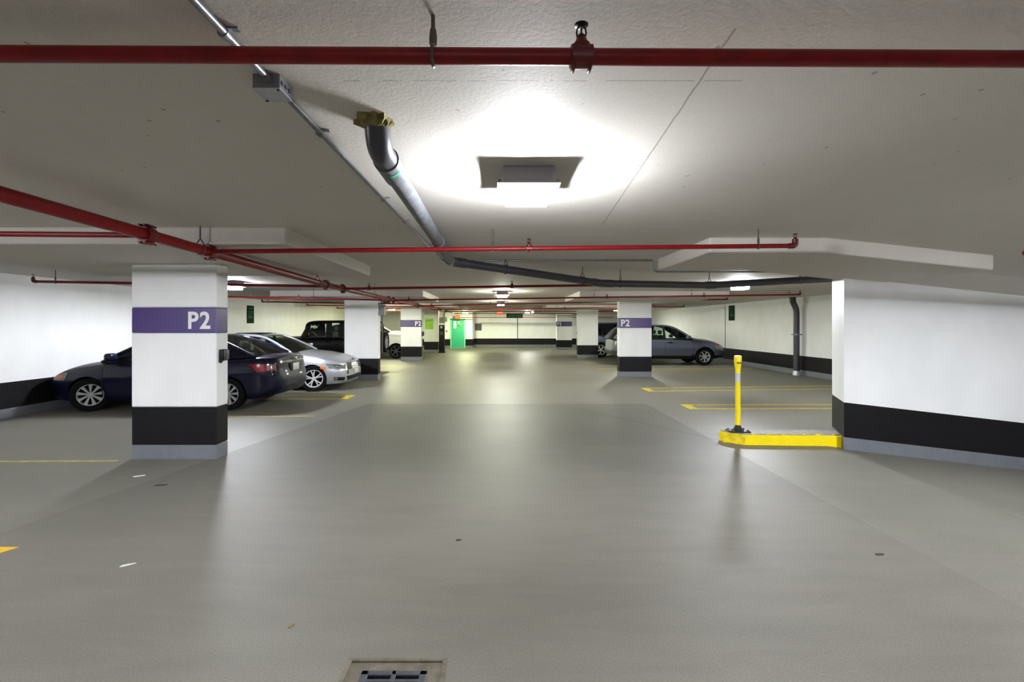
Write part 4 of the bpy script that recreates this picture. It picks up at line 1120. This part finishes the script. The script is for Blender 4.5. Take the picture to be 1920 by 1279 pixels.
for sd in (1, -1):
    for ax in (0.0, -2.42):
        arc = [(ax+.50*math.cos(a), sd*.85, .40+.50*math.sin(a)) for a in np.linspace(.15*PI, .88*PI, 11)]
        g = [[Vector((x, sd*.74, z)) for x, y, z in arc], [Vector((x, sd*.93, z)) for x, y, z in arc]]
        bk = [[v-Vector((0, 0, .05)) for v in r_] for r_ in g]
        MB().grid(g, back=bk).build('fender_flare', M_BLACK, jp, 50)
    MB().lathe([(.09, 0), (.09, .03), (.06, .04)], (.61, sd*.52, .98), (1, 0, 0), 16).build('headlight', M_LAMPCLEAR, jp, 50)
    S.patch('taillight', [(-.35, .82), (-.8, .82), (-.8, 1.02), (-.35, 1.02)], M_LAMPRED, jp, sd, 4, 4, .02)
for k in range(7):
    y_ = -.36+.12*k; MB().rbox(.60, .635, y_-.03, y_+.03, .82, 1.06, .012, 2).build('grille_slot', M_SEAM, jp, 50)
MB().rbox(.62, .80, -.72, .72, .52, .70, .03, 2).build('front_bumper', M_BLACK, jp, 50)
MB().rbox(-3.28, -3.08, -.75, .75, .52, .68, .03, 2).build('rear_bumper', M_BLACK, jp, 50)
tm, dm, km = wheel_meshes(.385, .225, .24, 5, 'plain', M_ALLOY_D)
sp = tm.build('spare_wheel', M_TYRE, jp, 40); q = dm.build('rim', M_ALLOY_D, sp, 40)
sp.location = (-3.26, .05, 1.02); sp.rotation_euler = (0, 0, PI/2)
place(jp, -7.55, 17.2, PI)
# ------------------------------------------------------------------ kerb, post, boxes, signs
kerb = empty('kerb', (3.9, 6.52, 0), 'yellow painted concrete kerb in front of the white ramp wall', 'kerb')
zk = 0.15
MB().prism([(3.20, 6.50), (3.36, 6.36), (4.64, 6.30), (4.64, 6.195), (4.66, 6.195), (4.88, 6.66), (3.14, 6.66)][0:3]+[(4.652, 6.33), (4.782, 6.62), (3.13, 6.62)], -0.05, zk-0.012).build('kerb_body', M_YELLOW, kerb)
MB().prism([(3.205, 6.505), (3.365, 6.368), (4.648, 6.338), (4.775, 6.615), (3.14, 6.615)], zk-0.012, zk).build('kerb_top', M_CONC, kerb)
ck = MB()
for k in range(6):
    x_ = 3.45+k*0.2+0.12*random.random()
    ck.prism([(x_, 6.362-0.02*(x_-3.36)), (x_+0.02+0.05*random.random(), 6.360-0.02*(x_-3.36)), (x_+0.02, 6.372)], zk-0.014, zk+0.001+0.002*random.random())
ck.build('chipped_edge', M_YELLOW_W, kerb)
MB().prism([(3.13, 6.505), (3.20, 6.495), (3.36, 6.355), (3.375, 6.37), (3.21, 6.51)], 0.0, zk-0.01).build('worn_end', M_YELLOW_W, kerb)

bx, by = X(1383.5, 6.52), 6.52
post = empty('flexible_post', (bx, by, zk), 'slim yellow flexible post with a white reflective band, standing on the yellow kerb', 'bollard')
b = MB(); b.rbox(bx-0.14, bx+0.14, by-0.09, by+0.09, zk, zk+0.018, 0.006, 1); b.lathe([(0.085, 0.016), (0.06, 0.035), (0.038, 0.075), (0.034, 0.10)], (bx, by, zk), (0, 0, 1), 16)
b.build('base_plate', M_RUBBER, post, 40)
for sx_ in (-1, 1):
    for sy_ in (-1, 1):
        MB().lathe([(0.014, 0), (0.014, 0.014), (0.008, 0.02)], (bx+sx_*0.11, by+sy_*0.06, zk+0.016), (0, 0, 1), 6).build('bolt', M_DKGREY, post, 40)
Z0 = zk+0.08
MB().lathe([(0.034, 0), (0.035, 0.02), (0.033, 0.62)], (bx, by, Z0), (0, 0, 1), 24).build('tube', M_YELLOW, post, 40)
MB().lathe([(0.034, 0.62), (0.034, 0.74)], (bx, by, Z0), (0, 0, 1), 24).build('reflective_band', M_SILVERBAND, post, 40)
MB().lathe([(0.033, 0.74), (0.034, 0.80), (0.046, 0.87), (0.050, 0.915), (0.050, 0.975), (0.044, 0.985)], (bx, by, Z0), (0, 0, 1), 24).build('flared_top', M_YELLOW, post, 40)
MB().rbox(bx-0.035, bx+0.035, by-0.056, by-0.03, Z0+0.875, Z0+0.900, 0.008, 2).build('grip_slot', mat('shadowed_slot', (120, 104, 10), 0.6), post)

# black outlet box on the nearest pillar's side, grey box on pillar two, small box on pillar three
xb = L1x1
cb = empty('wall_box', (xb, 5.82, 1.33), 'small black lockable box on the side of the nearest left pillar', 'box')
b = MB(); b.rbox(xb+0.001, xb+0.065, 5.745, 5.845, 1.205, 1.345, 0.012, 2); b.build('case', M_BLACK, cb, 40)
MB().rbox(xb+0.06, xb+0.082, 5.75, 5.84, 1.215, 1.338, 0.008, 2).build('cover', M_DKGREY, cb, 40)
MB().lathe([(0.007, 0), (0.007, 0.006)], (xb+0.082, 5.79, 1.23), (1, 0, 0), 10).build('lock', M_STEEL, cb, 40)
MB().prism([(xb+0.001, 5.75), (xb+0.03, 5.75), (xb+0.03, 5.79), (xb+0.001, 5.79)], [1.185, 1.17, 1.19, 1.2], 1.21).build('drip_edge', M_BLACK, cb)

x2 = X(709, 13.8)
gb = empty('electrical_box', (x2, 13.9, 2.1), 'grey electrical box with conduit on the plain left pillar', 'electrical box')
MB().rbox(x2+0.003, x2+0.18, 13.83, 14.0, 1.93, 2.25, 0.01, 1).build('box', M_MIDGREY, gb)
MB().rbox(x2+0.02, x2+0.165, 13.82, 13.832, 1.95, 2.23, 0.004, 1).build('cover', M_MIDGREY, gb)
b = MB(); b.sweep([(x2+0.07, 13.92, 2.24), (x2+0.07, 13.92, 2.395)], 0.02, 10); b.sweep(fillet([(x2+0.11, 13.92, 2.30), (x2+0.17, 13.92, 2.33), (x2+0.34, 13.92, 2.33)], 0.05), 0.03, 10)
b.sweep([(x2+0.09, 13.92, 1.94), (x2+0.09, 13.92, 0.8)], 0.022, 10); b.build('conduit', M_DKGREY, gb, 50)
x3 = X(790, 21.4)
sb = empty('wall_box', (x3, 21.5, 1.26), 'tiny black box on the right edge of the left P2 pillar before the poster', 'box')
MB().rbox(x3+0.002, x3+0.10, 21.42, 21.6, 1.13, 1.33, 0.02, 2).build('case', M_BLACK, sb, 40)
MB().rbox(x3+0.015, x3+0.085, 21.412, 21.425, 1.15, 1.31, 0.01, 2).build('cover', M_DKGREY, sb, 40)

# lime poster on the far left pillar
lp_ = empty('poster', (X(805, 27.6), 27.6, 1.9), 'lime green notice poster on the far left pillar', 'poster')
MB().box(X(797, 27.6), X(812.5, 27.6), 27.575, 27.597, EYE-(617.5-VY)*27.6/F, EYE+(VY-597)*27.6/F).build('sheet', M_LIME, lp_)
def pz(py): return EYE-(py-VY)*27.6/F
yy0 = 27.569
b = MB(); xa_, xb_ = X(797, 27.6), X(812.5, 27.6)
b.add([(xa_, yy0, pz(603)), (xb_, yy0, pz(600.5)), (xb_, yy0, pz(599.3)), (xa_+.2, yy0, pz(600.6)), (xa_, yy0, pz(602)), (xa_, 27.575, pz(603)), (xb_, 27.575, pz(600.5)), (xb_, 27.575, pz(599.3)), (xa_+.2, 27.575, pz(600.6)), (xa_, 27.575, pz(602))],
      [(0, 1, 2, 3, 4), (9, 8, 7, 6, 5), (0, 5, 6, 1), (1, 6, 7, 2), (2, 7, 8, 3), (3, 8, 9, 4), (4, 9, 5, 0)]); b.build('picture_band', M_LIME_D, lp_)

def wall_sign(x, y0, y1, z0, z1, nx, label):
    t = empty('wall_sign', (x, (y0+y1)/2, z0), label, 'sign')
    xa, xb2 = sorted((x+nx*0.004, x+nx*0.025)); MB().box(xa, xb2, y0, y1, z0, z1).build('board', M_GREENSIGN, t)
    xa, xb2 = sorted((x+nx*0.024, x+nx*0.029)); h = z1-z0
    for (f0, f1, a, b2) in ((.80, .86, .2, .8), (.64, .67, .1, .9), (.54, .57, .15, .85), (.44, .47, .15, .6), (.30, .40, .15, .7)):
        MB().box(xa, xb2, y0+(y1-y0)*a, y0+(y1-y0)*b2, z0+h*f0, z0+h*f1).build('text_row', M_SIGNLINE, t)
wall_sign(XL, 16.0, 16.42, 1.70, 2.32, 1, 'dark green notice board on the left wall above the silver sedan')
wall_sign(XR, 19.55, 20.02, 1.83, 2.47, -1, 'dark green notice board on the right wall beyond the slate SUV')

# pay station
kx0, kx1, kd = X(822.8, 27.2), X(833, 27.2), 27.2
ks = empty('pay_station', ((kx0+kx1)/2, kd+.15, 0), 'tall black parking pay station with a blue P disc', 'pay station')
MB().rbox(kx0, kx1, kd, kd+.3, 0.06, 1.64, 0.02, 2).build('cabinet', M_BLACK, ks, 40)
MB().box(kx0-.03, kx1+.03, kd-.03, kd+.33, 0, 0.06).build('plinth', M_BLACK, ks)
kc = ((kx0+kx1)/2, kd-.004, 1.50)
MB().lathe([(.085, 0), (.085, .008)], (kc[0], kd, kc[2]), (0, -1, 0), 24).build('disc', M_BLUE, ks, 40)
text_obj('lettering', 'P', .17, (kc[0]-.01, kd-.012, 1.50), (0, -1, 0), M_LETTER, ks, .008)
MB().rbox(kx0+.07, kx1-.07, kd-.012, kd, 1.05, 1.25, .01, 1).build('screen', M_DKGREY, ks)
# wall fittings beside the door
fx = empty('wall_fixture', (X(837.5, 33), 33.0, 1.1), 'small grey call point on the wall left of the teal door', 'call point')
MB().rbox(X(835.8, 33), X(839.2, 33), 32.94, 33.0, 1.12, 1.27, .01, 1).build('plate', M_MIDGREY, fx)
MB().lathe([(.03, 0), (.03, .02)], (X(837.5, 33), 32.94, 1.2), (0, -1, 0), 12).build('button', M_ORANGE, fx, 40)
hb_ = empty('louvre_box', (X(833, 32.5), 32.6, 2.1), 'grey louvred heater box on the wall above the pay station', 'heater')
MB().rbox(X(829, 32.5), X(837, 32.5), 32.5, 32.98, 1.88, 2.2, .02, 1).build('case', M_MIDGREY, hb_)
for k in range(4): MB().box(X(830, 32.5), X(836, 32.5), 32.48, 32.5, 1.92+k*.065, 1.95+k*.065).build('louvre', M_DKGREY, hb_)
# louvre panel on the end wall
lv = empty('vent_panel', (X(895, YF), YF, 1.5), 'dark grey vent panel on the end wall right of the teal door', 'vent')
x0_, x1_ = X(887.5, YF-.1), X(903, YF-.1)
zf = lambda py: EYE-(py-VY)*(YF-.05)/F
MB().box(x0_, x1_, YF-.06, YF-.004, zf(619.8), zf(607)).build('frame', M_DKGREY, lv)
for k in range(5):
    zz = zf(619)+(zf(608)-zf(619))*k/5
    MB().box(x0_+.04, x1_-.04, YF-.085, YF-.06, zz+.02, zz+.07).build('louvre', mat('vent_blade', (66, 72, 66), 0.5) if k == 0 else bpy.data.materials['vent_blade'], lv)
# exit signs
def exit_sign(px, py, d, label):
    c_ = P(px, py, d); t = empty('exit_sign', tuple(c_), label, 'exit sign', 'red exit signs')
    MB().rbox(c_.x-.17, c_.x+.17, d, d+.06, c_.z-.12, c_.z+.12, .03, 2).build('housing', M_REDFACE, t, 40)
    text_obj('lettering', 'EXIT', .15, (c_.x, d-.004, c_.z), (0, -1, 0), M_REDGLOW, t, .006)
    MB().sweep([(c_.x, d+.03, c_.z+.11), (c_.x, d+.03, CEIL)], .012, 8).build('stem', M_DKGREY, t, 50)
exit_sign(937.2, 587, 29.0, 'glowing red exit sign hanging over the middle of the lane')
exit_sign(857.8, 594.6, 32.4, 'glowing red exit sign just above the teal door')
# hanging pay sign
hs = empty('hanging_sign', (X(965, 30.2), 30.2, 2.2), 'dark green hanging direction sign beside the small far lamp', 'sign')
x0_, x1_ = X(949.5, 30.2), X(980, 30.2); z0_, z1_ = EYE+(VY-596.5)*30.2/F, EYE+(VY-587.8)*30.2/F
MB().box(x0_, x1_, 30.2, 30.23, z0_, z1_).build('board', mat('green_sign_face', (18, 74, 44), 0.4), hs)
M_PALE = mat('pale_green_lettering', (118, 160, 128), 0.5)
text_obj('lettering', 'PAY HERE', .2, ((x0_+x1_)/2+.1, 30.192, (z0_+z1_)/2), (0, -1, 0), M_PALE, hs, .004, sx=.78)
a_ = x0_+.10; zc_ = (z0_+z1_)/2
b = MB(); b.prism([(a_+.0, 30.192), (a_+.14, 30.192), (a_+.14, 30.2), (a_, 30.2)], [zc_-.0, zc_-.055, zc_-.055, zc_], [zc_+.0, zc_+.055, zc_+.055, zc_]); b.build('arrow', M_PALE, hs)
for xx in (x0_+.12, x1_-.12): MB().sweep([(xx, 30.215, z1_), (xx, 30.215, CEIL)], .008, 6).build('rod', M_ROD, hs, 50)
# pipe by the second pillar, the bright light on it painted in as orange
op = empty('orange_lit_pipe', (X(735, 24.6), 24.6, 2.4), 'pipe section coloured orange for bright light, under the ceiling beside the grey electrical box', 'pipe')
b = MB(); b.sweep([P(705, 582, 24.6), P(770, 582, 24.6)], .045, 14); b.build('pipe', M_ORANGE, op, 50)
for px in (718, 745):
    c_ = P(px, 582, 24.6); MB().sweep([c_, (c_.x, c_.y, CEIL)], .008, 6).build('hanger', M_ROD, op, 50)
# scraps on the floor
def scrap(name, px, py, l, w_, ang, m, label):
    d = EYE*F/(py-VY); x = X(px, d); ca, sa = math.cos(ang), math.sin(ang)
    q = [(-l, -w_*.7), (-l*.2, -w_), (l*.8, -w_*.6), (l, w_*.4), (l*.1, w_), (-l*.7, w_*.8)]
    o = MB().prism([(x+a*ca-b2*sa, d+a*sa+b2*ca) for a, b2 in q], 0.001, [.006, .004, .008, .005, .004, .007]).build(name, m, None, loc=(x, d, 0))
    tag(o, label, 'litter', None, 'thing')
scrap('paper_scrap', 261, 893, .055, .012, .5, M_PAPER, 'thin white paper scrap on the floor just in front of the nearest pillar')
scrap('paper_scrap', 240, 1060, .045, .010, .6, M_PAPER, 'white paper scrap on the floor at the lower left, nearest the camera')
scrap('floor_scrap', 302, 910, .06, .022, .15, M_LEAF, 'dark flattened scrap on the floor in front of the nearest pillar')
scrap('floor_scrap', 860, 1013, .022, .012, .3, M_LEAF, 'tiny dark crumb near the middle of the lane floor')
scrap('floor_scrap', 546, 1174, .02, .010, .9, M_FOAM, 'tiny olive leaf bit on the floor left of the drain')
scrap('floor_scrap', 1649, 1040, .035, .012, .1, M_LEAF, 'small dark smudge-like scrap on the floor at the right')
